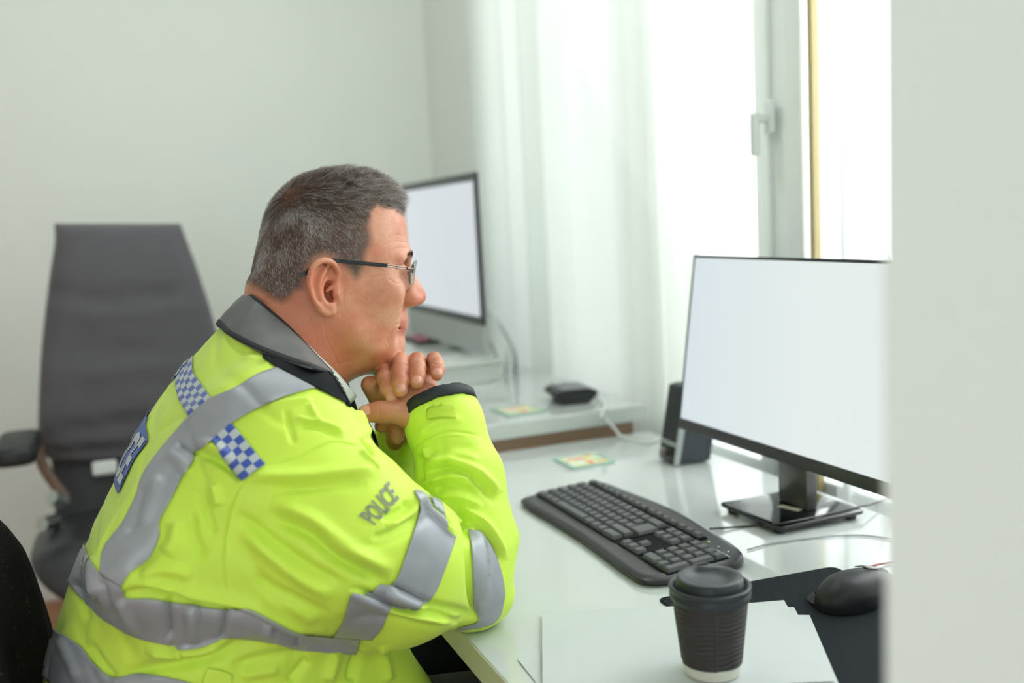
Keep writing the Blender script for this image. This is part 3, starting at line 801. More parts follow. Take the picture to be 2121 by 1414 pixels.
class Field:
    def __init__(s, xs, ys, zs):
        s.ax = [np.asarray(a, np.float32) for a in (xs, ys, zs)]
        s.F = np.full([len(a) for a in s.ax], 0.2, np.float32)
    def sl(s, lo, hi):
        r = []
        for a, l, h in zip(s.ax, lo, hi):
            i = max(0, int(np.searchsorted(a, l))-1); j = min(len(a), int(np.searchsorted(a, h))+1)
            if j <= i: return None
            r.append(slice(i, j))
        return tuple(r)
    def grid(s, q):
        return (s.ax[0][q[0]][:, None, None], s.ax[1][q[1]][None, :, None], s.ax[2][q[2]][None, None, :])
    def op(s, fn, lo, hi, k=0.01, mode='add'):
        m = k+0.012
        q = s.sl([l-m for l in lo], [h+m for h in hi])
        if q is None: return
        d = fn(*s.grid(q))
        if mode == 'add': s.F[q] = smin(s.F[q], d, k)
        elif mode == 'sub': s.F[q] = -smin(-s.F[q], d, k)
        elif mode == 'disp': s.F[q] = s.F[q]-d
    # round cone chain
    def chain(s, pts, rad, k=0.01, mode='add', kk=None):
        pts = [np.array(p, float) for p in pts]
        if not hasattr(rad, '__len__'): rad = [rad]*len(pts)
        if len(pts) == 1: pts = pts*2; rad = [rad[0]]*2
        def fn(X, Y, Z):
            out = None
            for a, b, ra, rb in zip(pts[:-1], pts[1:], rad[:-1], rad[1:]):
                ab = b-a; L = float(ab@ab)+1e-12
                t = np.clip(((X-a[0])*ab[0]+(Y-a[1])*ab[1]+(Z-a[2])*ab[2])/L, 0, 1)
                d = np.sqrt((X-a[0]-t*ab[0])**2+(Y-a[1]-t*ab[1])**2+(Z-a[2]-t*ab[2])**2)-(ra+t*(rb-ra))
                out = d if out is None else smin(out, d, kk if kk is not None else 0.002)
            return out
        A = np.array(pts); r = max(rad)
        s.op(fn, A.min(0)-r, A.max(0)+r, k, mode)
    def ell(s, c, rad, R=None, k=0.01, mode='add'):
        """ellipsoid; R rows are its axes"""
        R = np.eye(3) if R is None else np.asarray(R, float)
        def fn(X, Y, Z):
            l = [((X-c[0])*R[i][0]+(Y-c[1])*R[i][1]+(Z-c[2])*R[i][2]) for i in range(3)]
            k0 = np.sqrt(sum((l[i]/rad[i])**2 for i in range(3)))
            k1 = np.sqrt(sum((l[i]/rad[i]**2)**2 for i in range(3)))+1e-9
            return k0*(k0-1)/k1
        m = max(rad); s.op(fn, np.array(c)-m, np.array(c)+m, k, mode)
    # elliptical tube: sections (centre, half depth a along e1, half width b along e2)
    def etube(s, C, A, B, e2, k=0.02, mode='add'):
        C = [np.array(c, float) for c in C]
        e2 = np.array(e2, float)
        def fn(X, Y, Z):
            out = None
            for i in range(len(C)-1):
                c0, c1 = C[i], C[i+1]; ab = c1-c0; L = math.sqrt(float(ab@ab)); ax = ab/L
                s2 = e2-ax*float(e2@ax); s2 /= np.linalg.norm(s2); s1 = np.cross(ax, s2)
                p = ((X-c0[0])*ax[0]+(Y-c0[1])*ax[1]+(Z-c0[2])*ax[2])
                t = np.clip(p/L, 0, 1)
                over = np.abs(p-t*L)
                o1 = (X-c0[0])*s1[0]+(Y-c0[1])*s1[1]+(Z-c0[2])*s1[2]
                o2 = (X-c0[0])*s2[0]+(Y-c0[1])*s2[1]+(Z-c0[2])*s2[2]
                tt = t*t*(3-2*t)
                a = A[i]+tt*(A[i+1]-A[i]); b = B[i]+tt*(B[i+1]-B[i])
                m = np.minimum(a, b)
                rho = np.sqrt((o1/a)**2+(o2/b)**2+(over/m)**2)
                d = (rho-1)*m
                out = d if out is None else smin(out, d, k)
            return out
        P = np.array(C); r = max(max(A), max(B))
        s.op(fn, P.min(0)-r, P.max(0)+r, k, mode)
    def mesh(s):
        F = s.F; S = F < 0
        xs, ys, zs = s.ax
        c = np.zeros([n-1 for n in F.shape], np.uint8)
        for i in (0, 1):
            for j in (0, 1):
                for k in (0, 1):
                    c += S[i:F.shape[0]-1+i, j:F.shape[1]-1+j, k:F.shape[2]-1+k]
        act = (c > 0) & (c < 8)
        I, J, K = np.nonzero(act)
        idx = np.full(act.shape, -1, np.int64); idx[I, J, K] = np.arange(len(I))
        acc = np.zeros((len(I), 3)); cnt = np.zeros(len(I))
        cor = [(a, b, d) for a in (0, 1) for b in (0, 1) for d in (0, 1)]
        G = [xs, ys, zs]
        for a in cor:
            for ax in range(3):
                if a[ax] == 1: continue
                b = list(a); b[ax] = 1
                fa = F[I+a[0], J+a[1], K+a[2]]; fb = F[I+b[0], J+b[1], K+b[2]]
                m = (fa < 0) != (fb < 0)
                t = np.where(m, fa/(fa-fb+1e-20), 0)
                pa = [G[q][[I, J, K][q]+a[q]] for q in range(3)]; pb = [G[q][[I, J, K][q]+b[q]] for q in range(3)]
                for q in range(3): acc[:, q] += np.where(m, pa[q]+t*(pb[q]-pa[q]), 0)
                cnt += m
        V = acc/np.maximum(cnt, 1)[:, None]
        faces = []
        n0, n1, n2 = F.shape
        # x edges
        m = S[:-1, 1:-1, 1:-1] != S[1:, 1:-1, 1:-1]
        i, j, k = np.nonzero(m); j = j+1; k = k+1
        q = np.stack([idx[i, j-1, k-1], idx[i, j, k-1], idx[i, j, k], idx[i, j-1, k]], 1); fl = S[i, j, k]
        faces.append(np.where(fl[:, None], q, q[:, ::-1]))
        m = S[1:-1, :-1, 1:-1] != S[1:-1, 1:, 1:-1]
        i, j, k = np.nonzero(m); i = i+1; k = k+1
        q = np.stack([idx[i-1, j, k-1], idx[i-1, j, k], idx[i, j, k], idx[i, j, k-1]], 1); fl = S[i, j, k]
        faces.append(np.where(fl[:, None], q, q[:, ::-1]))
        m = S[1:-1, 1:-1, :-1] != S[1:-1, 1:-1, 1:]
        i, j, k = np.nonzero(m); i = i+1; j = j+1
        q = np.stack([idx[i-1, j-1, k], idx[i, j-1, k], idx[i, j, k], idx[i-1, j, k]], 1); fl = S[i, j, k]
        faces.append(np.where(fl[:, None], q, q[:, ::-1]))
        Q = np.concatenate(faces)
        return V, Q

def fastmesh(name, V, Q, material, parent):
    org = ORIGIN[parent.name]
    me = bpy.data.meshes.new(name)
    me.vertices.add(len(V)); me.vertices.foreach_set('co', (np.asarray(V)-org).astype(np.float32).ravel())
    n = Q.shape[1]
    me.loops.add(Q.size); me.loops.foreach_set('vertex_index', Q.astype(np.int32).ravel())
    me.polygons.add(len(Q))
    me.polygons.foreach_set('loop_start', (np.arange(len(Q))*n).astype(np.int32))
    me.polygons.foreach_set('loop_total', np.full(len(Q), n, np.int32))
    me.polygons.foreach_set('use_smooth', np.ones(len(Q), bool))
    me.update(calc_edges=True); me.validate()
    me.materials.append(material)
    o = bpy.data.objects.new(name, me); COL.objects.link(o); o.parent = parent
    ORIGIN[o.name] = org
    return o

def laplace(V, Q, it=1, lam=0.5):
    """smooth a quad mesh"""
    E = np.concatenate([Q[:, [i, (i+1) % Q.shape[1]]] for i in range(Q.shape[1])])
    for _ in range(it):
        S = np.zeros_like(V); c = np.zeros(len(V))
        for a in range(3):
            S[:, a] = np.bincount(E[:, 0], V[E[:, 1], a], len(V))
        c = np.bincount(E[:, 0], minlength=len(V)).astype(float)
        m = c > 0
        V = V.copy(); V[m] += lam*(S[m]/c[m, None]-V[m])
    return V

def vnormals(V, Q):
    a = V[Q[:, 2]]-V[Q[:, 0]]; b = V[Q[:, 3]]-V[Q[:, 1]]
    fn = np.cross(a, b)
    N = np.zeros_like(V)
    for i in range(4):
        for ax in range(3): N[:, ax] += np.bincount(Q[:, i], fn[:, ax], len(V))
    N /= np.linalg.norm(N, axis=1)[:, None]+1e-20
    return N

def pnoise(P, scale, seed=0, octs=2):
    """cheap smooth pseudo noise from sines, -1..1"""
    r = np.random.default_rng(seed); out = 0; amp = 1; tot = 0
    for o in range(octs):
        for _ in range(4):
            d = r.normal(size=3); d /= np.linalg.norm(d)
            out = out+amp*np.sin((P@d)*scale*(0.7+0.6*r.random())+r.random()*6.28)
            tot += amp
        scale *= 2.1; amp *= 0.5
    return out/tot*1.6

YM = 1.27                                  # the man's middle plane
man = thing('person', (0.02, YM, 0.0), 'grey-haired man in a yellow police jacket, chin resting on clasped hands at the desk', 'person')

# head frame: x forward (turned 8 degrees to his left), y to his left, z up
HYAW = math.radians(1.0)
H0 = atp(680, 560, 1, YM)
hf = np.array([math.cos(HYAW), math.sin(HYAW), 0.0]); hl = np.array([-math.sin(HYAW), math.cos(HYAW), 0.0]); hz = np.array([0, 0, 1.0])
def hp(px, py, yl=0.0):
    r = ray(px, py); t = (yl-float((C0-H0)@hl))/float(r@hl)
    return C0+r*t
def hloc(px, py, yl=0.0):
    p = hp(px, py, yl)-H0
    return float(p@hf), float(p@hz)
def hw(x, y, z): return H0+hf*x+hl*y+hz*z
HR = np.array([hf, hl, hz])
def at(px, py, Y): return atp(px, py, 1, Y)

# --- body: head, neck, trunk, arms, hands, legs as one surface ---------------------
def seg_axis(parts):
    out = []
    for a, b, h in parts:
        n = max(1, int(round((b-a)/h))); out += [a+(b-a)*i/n for i in range(n)]
    out.append(parts[-1][1]); return out
fx = seg_axis([(-0.16, 0.14, 0.012), (0.14, 0.405, 0.0016), (0.405, 0.80, 0.014)])
fy = seg_axis([(1.00, 1.14, 0.012), (1.14, 1.375, 0.0016), (1.375, 1.55, 0.012)])
fz = seg_axis([(0.0, 0.50, 0.025), (0.50, 0.93, 0.014), (0.93, 1.335, 0.0016), (1.335, 1.36, 0.01)])
FB = Field(fx, fy, fz)

# head loft: (image row, front column, back column, half width)
HT = [(358, 705, 660, 0.018), (363, 738, 628, 0.034), (373, 768, 606, 0.046), (390, 797, 584, 0.055), (412, 817, 564, 0.063), (440, 831, 548, 0.069),
      (470, 837, 536, 0.073), (500, 839, 529, 0.075), (525, 842, 526, 0.0765), (540, 843, 525, 0.0765), (556, 838, 525, 0.076), (575, 833, 526, 0.0755),
      (600, 831, 538, 0.0745), (625, 830, 560, 0.0725), (650, 828, 580, 0.0695), (672, 824, 603, 0.0655), (692, 821, 630, 0.060), (710, 821, 660, 0.053), (724, 813, 690, 0.044), (736, 798, 712, 0.032), (744, 782, 730, 0.018)]
lz = []; lf = []; lb = []; lw = []
for (py, pf, pb, w_) in HT:
    xf_, zf_ = hloc(pf, py); xb_, zb_ = hloc(pb, py)
    # measure the back at the same height as the front (the picture is rolled a little)
    lz.append((zf_+zb_)/2); lf.append(xf_); lb.append(xb_+0.003); lw.append(w_)
o_ = np.argsort(lz); lz = np.array(lz)[o_]; lf = np.array(lf)[o_]; lb = np.array(lb)[o_]; lw = np.array(lw)[o_]
zz = np.linspace(lz[0], lz[-1], 240)
def sm1(a):
    y = np.interp(zz, lz, a); k = np.hanning(13); k /= k.sum()
    return np.convolve(np.pad(y, 6, mode='edge'), k, 'valid')
tf, tb, tw = sm1(lf), sm1(lb), sm1(lw)
def head_fn(X, Y, Z):
    x = (X-H0[0])*hf[0]+(Y-H0[1])*hf[1]; y = (X-H0[0])*hl[0]+(Y-H0[1])*hl[1]; z = Z-H0[2]+0*x
    zc = np.clip(z, zz[0], zz[-1])
    f = np.interp(zc, zz, tf); b_ = np.interp(zc, zz, tb); w_ = np.interp(zc, zz, tw)
    c = b_+(f-b_)*0.46
    u = np.where(x > c, (x-c)/(f-c), (x-c)/(c-b_)); v = y/w_
    nf = np.where(x > c, np.interp(zc, [-0.09, -0.03, 0.0, 0.03], [1.72, 1.78, 2.0, 2.2]), 2.1)
    rho = (np.abs(u)**nf+np.abs(v)**nf)**(1/nf)
    over = np.abs(z-zc)
    return np.sqrt(np.maximum((rho-1)*w_, 0)**2+over**2)*(rho > 1)+(rho <= 1)*np.maximum((rho-1)*w_, -0.05)*(over <= 0)+(rho <= 1)*over
FB.op(head_fn, H0+np.array([-.13, -.11, -.15]), H0+np.array([.14, .11, .15]), 0.004)
# brow, cheekbones, nose, mouth, chin
for s_ in (1, -1):
    FB.chain([hp(838, 534, 0.006*s_), hw(*(np.array(((hp(841, 530)-H0)@hf, 0, (hp(841, 530)-H0)@hz))+np.array([-0.009, 0.024*s_, 0.002]))), hw(*(np.array(((hp(841, 534)-H0)@hf, 0, (hp(841, 534)-H0)@hz))+np.array([-0.022, 0.043*s_, 0.0])))], [0.0065, 0.0075, 0.007], k=0.012)
    bx_, bz_h = hloc(818, 561)
    FB.ell(hw(bx_+0.010, 0.033*s_, bz_h), (0.016, 0.019, 0.014), HR, k=0.012, mode='sub')
    cx_, cz_ = hloc(777, 600)
    FB.ell(hw(cx_, 0.052*s_, cz_), (0.024, 0.018, 0.022), HR, k=0.022)
    cx_, cz_ = hloc(762, 655)
    FB.ell(hw(cx_, 0.045*s_, cz_), (0.028, 0.019, 0.034), HR, k=0.02)
for s_ in (1, -1):
    a1 = hloc(840, 588); a2 = hloc(845, 614); a3 = hloc(842, 619)
    FB.chain([hw(a1[0], 0.0075*s_, a1[1]), hw(a2[0], 0.0115*s_, a2[1])], [0.0075, 0.0085], k=0.010)
    FB.ell(hw(a3[0], 0.0140*s_, a3[1]), (0.0130, 0.0075, 0.0082), HR, k=0.006)
nose = [hp(837, 556), hp(849, 580), hp(860, 602)]
FB.chain(nose, [0.0085, 0.0090, 0.0105], k=0.010)
FB.ell(hp(865, 614), (0.0115, 0.0115, 0.0110), HR, k=0.006)
for s_ in (1, -1):
    ax_, az_ = hloc(852, 620)
    FB.ell(hw(ax_, 0.0125*s_, az_), (0.0115, 0.0062, 0.0082), HR, k=0.004)
    ax_, az_ = hloc(858, 631)
    FB.ell(hw(ax_, 0.0070*s_, az_-0.0012), (0.0058, 0.0032, 0.0035), HR, k=0.002, mode='sub')
mx0, mz0 = hloc(815, 664)
FB.ell(hw(mx0, 0, mz0), (0.019, 0.026, 0.024), HR, k=0.012)
def arc(px, py, half, back, r0, r1, k, mode='add', n=5):
    x, z = hloc(px, py); P = []; R_ = []
    for i in range(-n, n+1):
        t = i/n; P.append(hw(x-back*t*t, half*t, z-0.0012*t*t)); R_.append(r0+(r1-r0)*t*t)
    FB.chain(P, R_, k=k, mode=mode)
arc(829.5, 659, 0.021, 0.012, 0.0050, 0.0030, 0.005)
arc(826.5, 683, 0.019, 0.011, 0.0060, 0.0035, 0.005)
arc(835.5, 672, 0.024, 0.014, 0.0023, 0.0016, 0.003, 'sub')
arc(831, 699, 0.016, 0.008, 0.005, 0.003, 0.008, 'sub')
cx_, cz_ = hloc(811, 710); FB.ell(hw(cx_, 0, cz_), (0.0165, 0.020, 0.0150), HR, k=0.012)
ex0, ez0 = hloc(815, 563)
for s_ in (1, -1):
    FB.ell(hw(ex0-0.0030, 0.031*s_, ez0), (0.0136, 0.0136, 0.0132), HR, k=0.004)
    FB.ell(hw(ex0+0.0115, 0.031*s_, ez0-0.0010), (0.0070, 0.0118, 0.0036), HR, k=0.0015, mode='sub')
    FB.chain([hw(ex0+0.006, 0.020*s_, ez0-0.014), hw(ex0+0.003, 0.034*s_, ez0-0.017), hw(ex0-0.006, 0.046*s_, ez0-0.014)], [0.0045, 0.0055, 0.004], k=0.008)
# cheek to mouth fold
for s_ in (1, -1):
    P = [hp(838, 634)]
    f0x, f0z = hloc(838, 632); f1x, f1z = hloc(820, 668); f2x, f2z = hloc(808, 700)
    FB.chain([hw(f0x-0.004, 0.020*s_, f0z), hw(f1x-0.0005, 0.033*s_, f1z), hw(f2x-0.002, 0.036*s_, f2z)], [0.0022, 0.0024, 0.0015], k=0.007, mode='sub')
# jaw, under-chin
for s_ in (1, -1):
    j0 = hloc(705, 672); j1 = hloc(745, 712); j2 = hloc(795, 722)
    FB.chain([hw(j0[0], 0.056*s_, j0[1]), hw(j1[0], 0.050*s_, j1[1]), hw(j2[0], 0.018*s_, j2[1])], [0.014, 0.015, 0.013], k=0.02)
FB.ell(hp(752, 735), (0.045, 0.044, 0.022), HR, k=0.02)
# neck
NB = np.array([0.168, YM, 1.055])
n0 = hp(650, 610); n1 = at(606, 712, YM); n2 = at(560, 800, YM)
nd = n2-n0; nd /= np.linalg.norm(nd)
FB.etube([n0, n1, n2, n2+nd*0.05], [0.066, 0.074, 0.074, 0.06], [0.060, 0.066, 0.074, 0.07], (0, 1, 0), k=0.03)
# roll of skin at the nape
nx_, nz_ = hloc(533, 597)
P = []; R_ = []
for i in range(-6, 7):
    a = i/6*1.1; P.append(hw(nx_+0.045-0.045*math.cos(a)*1.0-0.0*a, 0.056*math.sin(a), nz_)); R_.append(0.0105)
FB.chain(P, R_, k=0.012)
# sternomastoid
for s_ in (1, -1):
    a_ = hloc(672, 660); FB.chain([hw(a_[0], 0.055*s_, a_[1]), at(640, 745, YM+0.045*s_), at(625, 800, YM+0.02*s_)], [0.009, 0.011, 0.010], k=0.02)

# ears ---------------------------------------------------------------------------
for s_ in (-1, 1):
    def E(px, py, out):
        x, z = hloc(px, py, -(0.0755+out)) if s_ < 0 else hloc(px, py, -(0.0755+out))
        return hw(x, s_*(0.0735+out), z)
    hel = [E(689, 597, .001), E(694, 585, .004), E(700, 570, .003), E(696, 553, .007), E(684, 542, .011), E(668, 540, .015), E(653, 550, .018), E(644.5, 568, .020), E(642.5, 588, .0205), E(647, 609, .019), E(656, 628, .016), E(665, 641, .012), E(675, 649, .009)]
    hel = crom(hel, 3)
    rr_ = np.interp(np.linspace(0, 1, len(hel)), [0, 0.15, 0.4, 0.8, 1], [0.0022, 0.0032, 0.0040, 0.0036, 0.0045])
    # ear shell behind the rim
    ec = E(667, 592, .0085); e1 = hf*math.cos(0.42)-hl*s_*(-math.sin(0.42)); e1 = hf*0.90-hl*s_*0.42; e1 /= np.linalg.norm(e1); e3 = hz*0.985-hf*0.17; e3 -= e1*(e3@e1); e3 /= np.linalg.norm(e3); e2 = np.cross(e3, e1)
    FB.ell(ec, (0.0185, 0.0040, 0.0315), [e1, e2, e3], k=0.004)
    FB.ell(E(684, 600, -.001), (0.012, 0.008, 0.022), HR, k=0.006)
    FB.chain(hel, list(rr_), k=0.0022)
    ant = crom([E(682, 556, .0085), E(670, 566, .012), E(662, 583, .0145), E(661, 602, .0145), E(666, 620, .0125), E(676, 630, .011), E(685, 631, .010)], 3)
    FB.chain(ant, [0.0030]*len(ant), k=0.004)
    FB.ell(E(684, 643, .0065), (0.0085, 0.0046, 0.0080), HR, k=0.006)
    FB.ell(E(682, 605, .0060), (0.0080, 0.0120, 0.0130), HR, k=0.002, mode='sub')
    gro = crom([E(688, 556, .010), E(672, 551, .0165), E(656, 562, .0215), E(651, 584, .0235), E(654, 606, .0225), E(662, 623, .0185)], 3)
    FB.chain(gro, [0.0027]*len(gro), k=0.0018, mode='sub')
    FB.ell(E(688, 588, .0075), (0.0045, 0.005, 0.0050), HR, k=0.003, mode='sub')
    FB.ell(E(691, 612, .003), (0.0034, 0.012, 0.0046), HR, k=0.002, mode='sub')
    FB.ell(E(684, 570, .0092), (0.0050, 0.0042, 0.0085), HR, k=0.003, mode='sub')
    FB.chain([E(694, 590, .004), E(684, 597, .006), E(677, 603, .0075)], [0.0032, 0.0026, 0.0018], k=0.003)
    FB.chain([E(699, 598, .002), E(697, 609, .0065), E(699, 622, .003)], [0.0035, 0.0044, 0.0035], k=0.004)

# trunk and arms (under the clothes)
FB.etube([(0.07, YM, 0.56), (0.055, YM, 0.66), (0.075, YM, 0.80), (0.125, YM, 0.93), (0.165, YM, 1.00)], [0.105, 0.11, 0.10, 0.085, 0.055], [0.17, 0.165, 0.16, 0.15, 0.10], (0, 1, 0), k=0.04)
SH = {}; EL = {}; WR = {}
SH[-1] = at(585, 925, 1.09); EL[-1] = at(988, 1222, 1.11); WR[-1] = at(905, 862, 1.185)
SH[1] = SH[-1]+np.array([0, 0.36, 0.0]); EL[1] = np.array([0.385, 1.433, 0.792]); WR[1] = at(842, 880, 1.280)
for s_ in (-1, 1):
    def J(px, py, Y):
        p = at(px, py, Y)
        return p if s_ < 0 else np.array([p[0], 2*YM-p[1], p[2]])
    FB.chain([J(560, 925, 1.14), J(590, 1000, 1.095), J(680, 1105, 1.065), J(835, 1180, 1.075), EL[s_]], [0.050, 0.052, 0.048, 0.044, 0.034], k=0.03)
    FB.chain([EL[s_], EL[s_]*0.6+WR[s_]*0.4, WR[s_]], [0.034, 0.036, 0.0275], k=0.015)
# legs and feet
for s_ in (-1, 1):
    hip = np.array([0.05, YM+0.09*s_, 0.55]); kn = np.array([0.50, YM+0.12*s_, 0.52]); an = np.array([0.52, YM+0.12*s_, 0.09])
    FB.chain([hip, kn], [0.082, 0.058], k=0.03); FB.chain([kn, an], [0.056, 0.038], k=0.02)
    FB.chain([an, an+np.array([0.15, 0, -0.045])], [0.04, 0.03], k=0.02)

# hands ---------------------------------------------------------------------------
NAILS = []
def finger(pts, rad, k=0.006, nail=None):
    FB.chain(pts, rad, k=k, kk=0.003)
# right hand: palm slab from the wrist to the left, thumb lying along the top
rw = WR[-1]
pr0 = at(880, 838, 1.190); pr1 = at(842, 822, 1.207); pr2 = at(812, 812, 1.222)
FB.etube([rw, pr0, pr1, pr2], [0.021, 0.025, 0.027, 0.022], [0.027, 0.020, 0.018, 0.014], hl, k=0.012)
FB.chain([at(872, 862, 1.185), at(845, 858, 1.187), at(838, 845, 1.190)], [0.017, 0.016, 0.012], k=0.014)
FB.chain([at(850, 858, 1.187), at(815, 853, 1.183), at(786, 853, 1.183), at(758, 856, 1.184)], [0.0165, 0.0140, 0.0138, 0.0108], k=0.006)
# the right hand's fingers reach past the left hand and curl round it
for i, (py, dy) in enumerate(((796, 0.0), (812, 0.004), (828, 0.006), (845, 0.006))):
    FB.chain([at(818, py+6, 1.225), at(793, py-6, 1.240+dy), at(800, py-14, 1.268), at(822, py-8, 1.285)], [0.0105, 0.0098, 0.0092, 0.0080], k=0.004)
# left hand: wrist behind, fingers over the back of the right hand with nails to the viewer
lwv = WR[1]
lp = at(838, 822, 1.262)
FB.etube([lwv, at(838, 865, 1.276), lp, at(845, 780, 1.262)], [0.022, 0.030, 0.038, 0.036], [0.027, 0.018, 0.014, 0.013], hl, k=0.014)
LF = [([(806, 775, 1.262), (795, 764, 1.240), (797, 783, 1.214), (804, 806, 1.196), (811, 824, 1.188)], [0.0105, 0.0105, 0.0103, 0.0098, 0.0080]),
      ([(832, 762, 1.262), (829, 747, 1.236), (829, 770, 1.206), (829, 792, 1.187), (830, 809, 1.179)], [0.0110, 0.0112, 0.0112, 0.0108, 0.0088]),
      ([(862, 760, 1.262), (864, 746, 1.234), (866, 762, 1.205), (865, 778, 1.187), (863, 793, 1.178)], [0.0105, 0.0105, 0.0103, 0.0100, 0.0082]),
      ([(892, 762, 1.262), (899, 744, 1.236), (905, 754, 1.208), (907, 766, 1.190), (905, 777, 1.181)], [0.0095, 0.0095, 0.0092, 0.0088, 0.0074])]
for pts, rad in LF:
    P = [at(*p) for p in pts]
    FB.chain(P, rad, k=0.0012, kk=0.003)
    FB.chain([P[1]], [rad[1]*1.07], k=0.0015); FB.chain([P[3]], [rad[3]*1.05], k=0.0012)
    NAILS.append((P[4], P[3], rad[4]))
# left thumb tip beyond, and the heel fingers hanging below
FB.chain([at(812, 838, 1.262), at(784, 824, 1.240), at(766, 797, 1.232)], [0.014, 0.0130, 0.0115], k=0.006)
FB.chain([at(836, 868, 1.226), at(823, 888, 1.222), at(821, 902, 1.220)], [0.013, 0.0120, 0.0105], k=0.005)
FB.chain([at(812, 862, 1.232), at(796, 874, 1.232), at(790, 882, 1.232)], [0.011, 0.0105, 0.0090], k=0.005)

Vb, Qb = FB.mesh()
Vb = laplace(Vb, Qb, 2, 0.5)
# skin material with a stubble/hair-root tint where hair grows
def skin_material():
    m = bpy.data.materials.new('skin'); m.use_nodes = True
    nt = m.node_tree; b = nt.nodes['Principled BSDF']
    b.inputs['Roughness'].default_value = 0.42; b.inputs['Specular IOR Level'].default_value = 0.4
    b.inputs['Subsurface Weight'].default_value = 0.06; b.inputs['Subsurface Radius'].default_value = (1.0, 0.35, 0.2); b.inputs['Subsurface Scale'].default_value = 0.006
    tc = nt.nodes.new('ShaderNodeTexCoord')
    def noise(sc, det, rough=0.5):
        n = nt.nodes.new('ShaderNodeTexNoise'); n.inputs['Scale'].default_value = sc; n.inputs['Detail'].default_value = det; n.inputs['Roughness'].default_value = rough
        nt.links.new(tc.outputs['Object'], n.inputs['Vector']); return n
    def ramp(src, p0, c0, p1, c1):
        r = nt.nodes.new('ShaderNodeValToRGB'); e = r.color_ramp.elements
        e[0].position = p0; e[0].color = c0; e[1].position = p1; e[1].color = c1
        nt.links.new(src, r.inputs['Fac']); return r
    r1 = ramp(noise(28, 4).outputs['Fac'], 0.36, srgb(206, 149, 120), 0.64, srgb(190, 118, 90))
    r2 = ramp(noise(420, 3, 0.7).outputs['Fac'], 0.3, (0.86, 0.84, 0.82, 1), 0.72, (1.1, 1.1, 1.1, 1))
    mx = nt.nodes.new('ShaderNodeMix'); mx.data_type = 'RGBA'; mx.blend_type = 'MULTIPLY'; mx.inputs['Factor'].default_value = 0.75
    nt.links.new(r1.outputs['Color'], mx.inputs['A']); nt.links.new(r2.outputs['Color'], mx.inputs['B'])
    def attr_mix(prev, name, col):
        at_ = nt.nodes.new('ShaderNodeAttribute'); at_.attribute_name = name
        m2 = nt.nodes.new('ShaderNodeMix'); m2.data_type = 'RGBA'
        nt.links.new(at_.outputs['Fac'], m2.inputs['Factor']); nt.links.new(prev, m2.inputs['A']); m2.inputs['B'].default_value = col
        return m2.outputs['Result']
    c = attr_mix(mx.outputs['Result'], 'red', srgb(200, 112, 80))
    c = attr_mix(c, 'lip', srgb(178, 104, 96))
    c = attr_mix(c, 'root', srgb(88, 68, 58))
    nt.links.new(c, b.inputs['Base Color'])
    bp = nt.nodes.new('ShaderNodeBump'); bp.inputs['Strength'].default_value = 0.5; bp.inputs['Distance'].default_value = 0.0008
    n3 = noise(650, 3, 0.6); nt.links.new(n3.outputs['Fac'], bp.inputs['Height'])
    ca = nt.nodes.new('ShaderNodeAttribute'); ca.attribute_name = 'crease'; b2 = nt.nodes.new('ShaderNodeBump'); b2.invert = True; b2.inputs['Strength'].default_value = 0.8; b2.inputs['Distance'].default_value = 0.0008
    nt.links.new(ca.outputs['Fac'], b2.inputs['Height']); nt.links.new(bp.outputs['Normal'], b2.inputs['Normal']); nt.links.new(b2.outputs['Normal'], b.inputs['Normal'])
    return m
M_skin = skin_material()
CREASE = [(2.0, .6, (806, 492), (822, 486), (838, 489)), (2.0, .6, (800, 507), (818, 500), (841, 503)), (2.0, .5, (812, 520), (826, 512), (842, 515)),
    (2.0, .7, (792, 562), (778, 556), (764, 552)), (2.0, .7, (794, 570), (780, 571), (766, 576)), (2.0, .5, (790, 578), (779, 586), (770, 596)), (2.4, .7, (830, 588), (818, 586), (806, 579)),
    (2.6, 1.0, (838, 634), (829, 652), (818, 668), (808, 690)), (2.0, .8, (828, 671), (818, 672), (812, 676)), (2.0, .7, (806, 690), (802, 704), (806, 716)),
    (1.8, .5, (697, 585), (698, 620), (700, 650)), (1.8, .5, (704, 590), (705, 625), (706, 655)), (1.8, .45, (711, 600), (711, 640)), (2.2, .6, (672, 668), (676, 700), (690, 730), (702, 760)), (2.2, .5, (640, 655), (652, 690), (655, 720)),
    (2.2, .5, (600, 655), (620, 690), (632, 720)), (2.2, .6, (700, 752), (730, 748), (770, 738)),
    (2.2, 1.2, (816, 778), (829, 781), (843, 778)), (2.0, .8, (816, 774), (829, 776), (843, 774)), (2.0, .9, (818, 753), (829, 751), (841, 753)), (2.2, 1.0, (853, 768), (865, 771), (878, 768)), (2.0, .7, (853, 764), (865, 766), (878, 764)),
    (2.0, .8, (896, 752), (905, 755), (914, 752)), (2.0, .9, (792, 792), (801, 796), (812, 791)), (1.8, .6, (791, 788), (800, 791), (810, 787)), (2.0, .8, (792, 842), (790, 852), (793, 862)), (2.0, .7, (787, 841), (785, 852), (787, 863)), (2.0, .6, (835, 850), (838, 862), (842, 872)), (2.0, .5, (828, 838), (832, 850), (831, 862))]
_N = vnormals(Vb, Qb); _r = Vb-C0; _d = _r@CF; bpx = 1060.5+FPX*(_r@CR)/_d; bpy_ = 707-FPX*(_r@CU)/_d; _fc = (_r*_N).sum(1) < 0
crease = np.zeros(len(Vb))
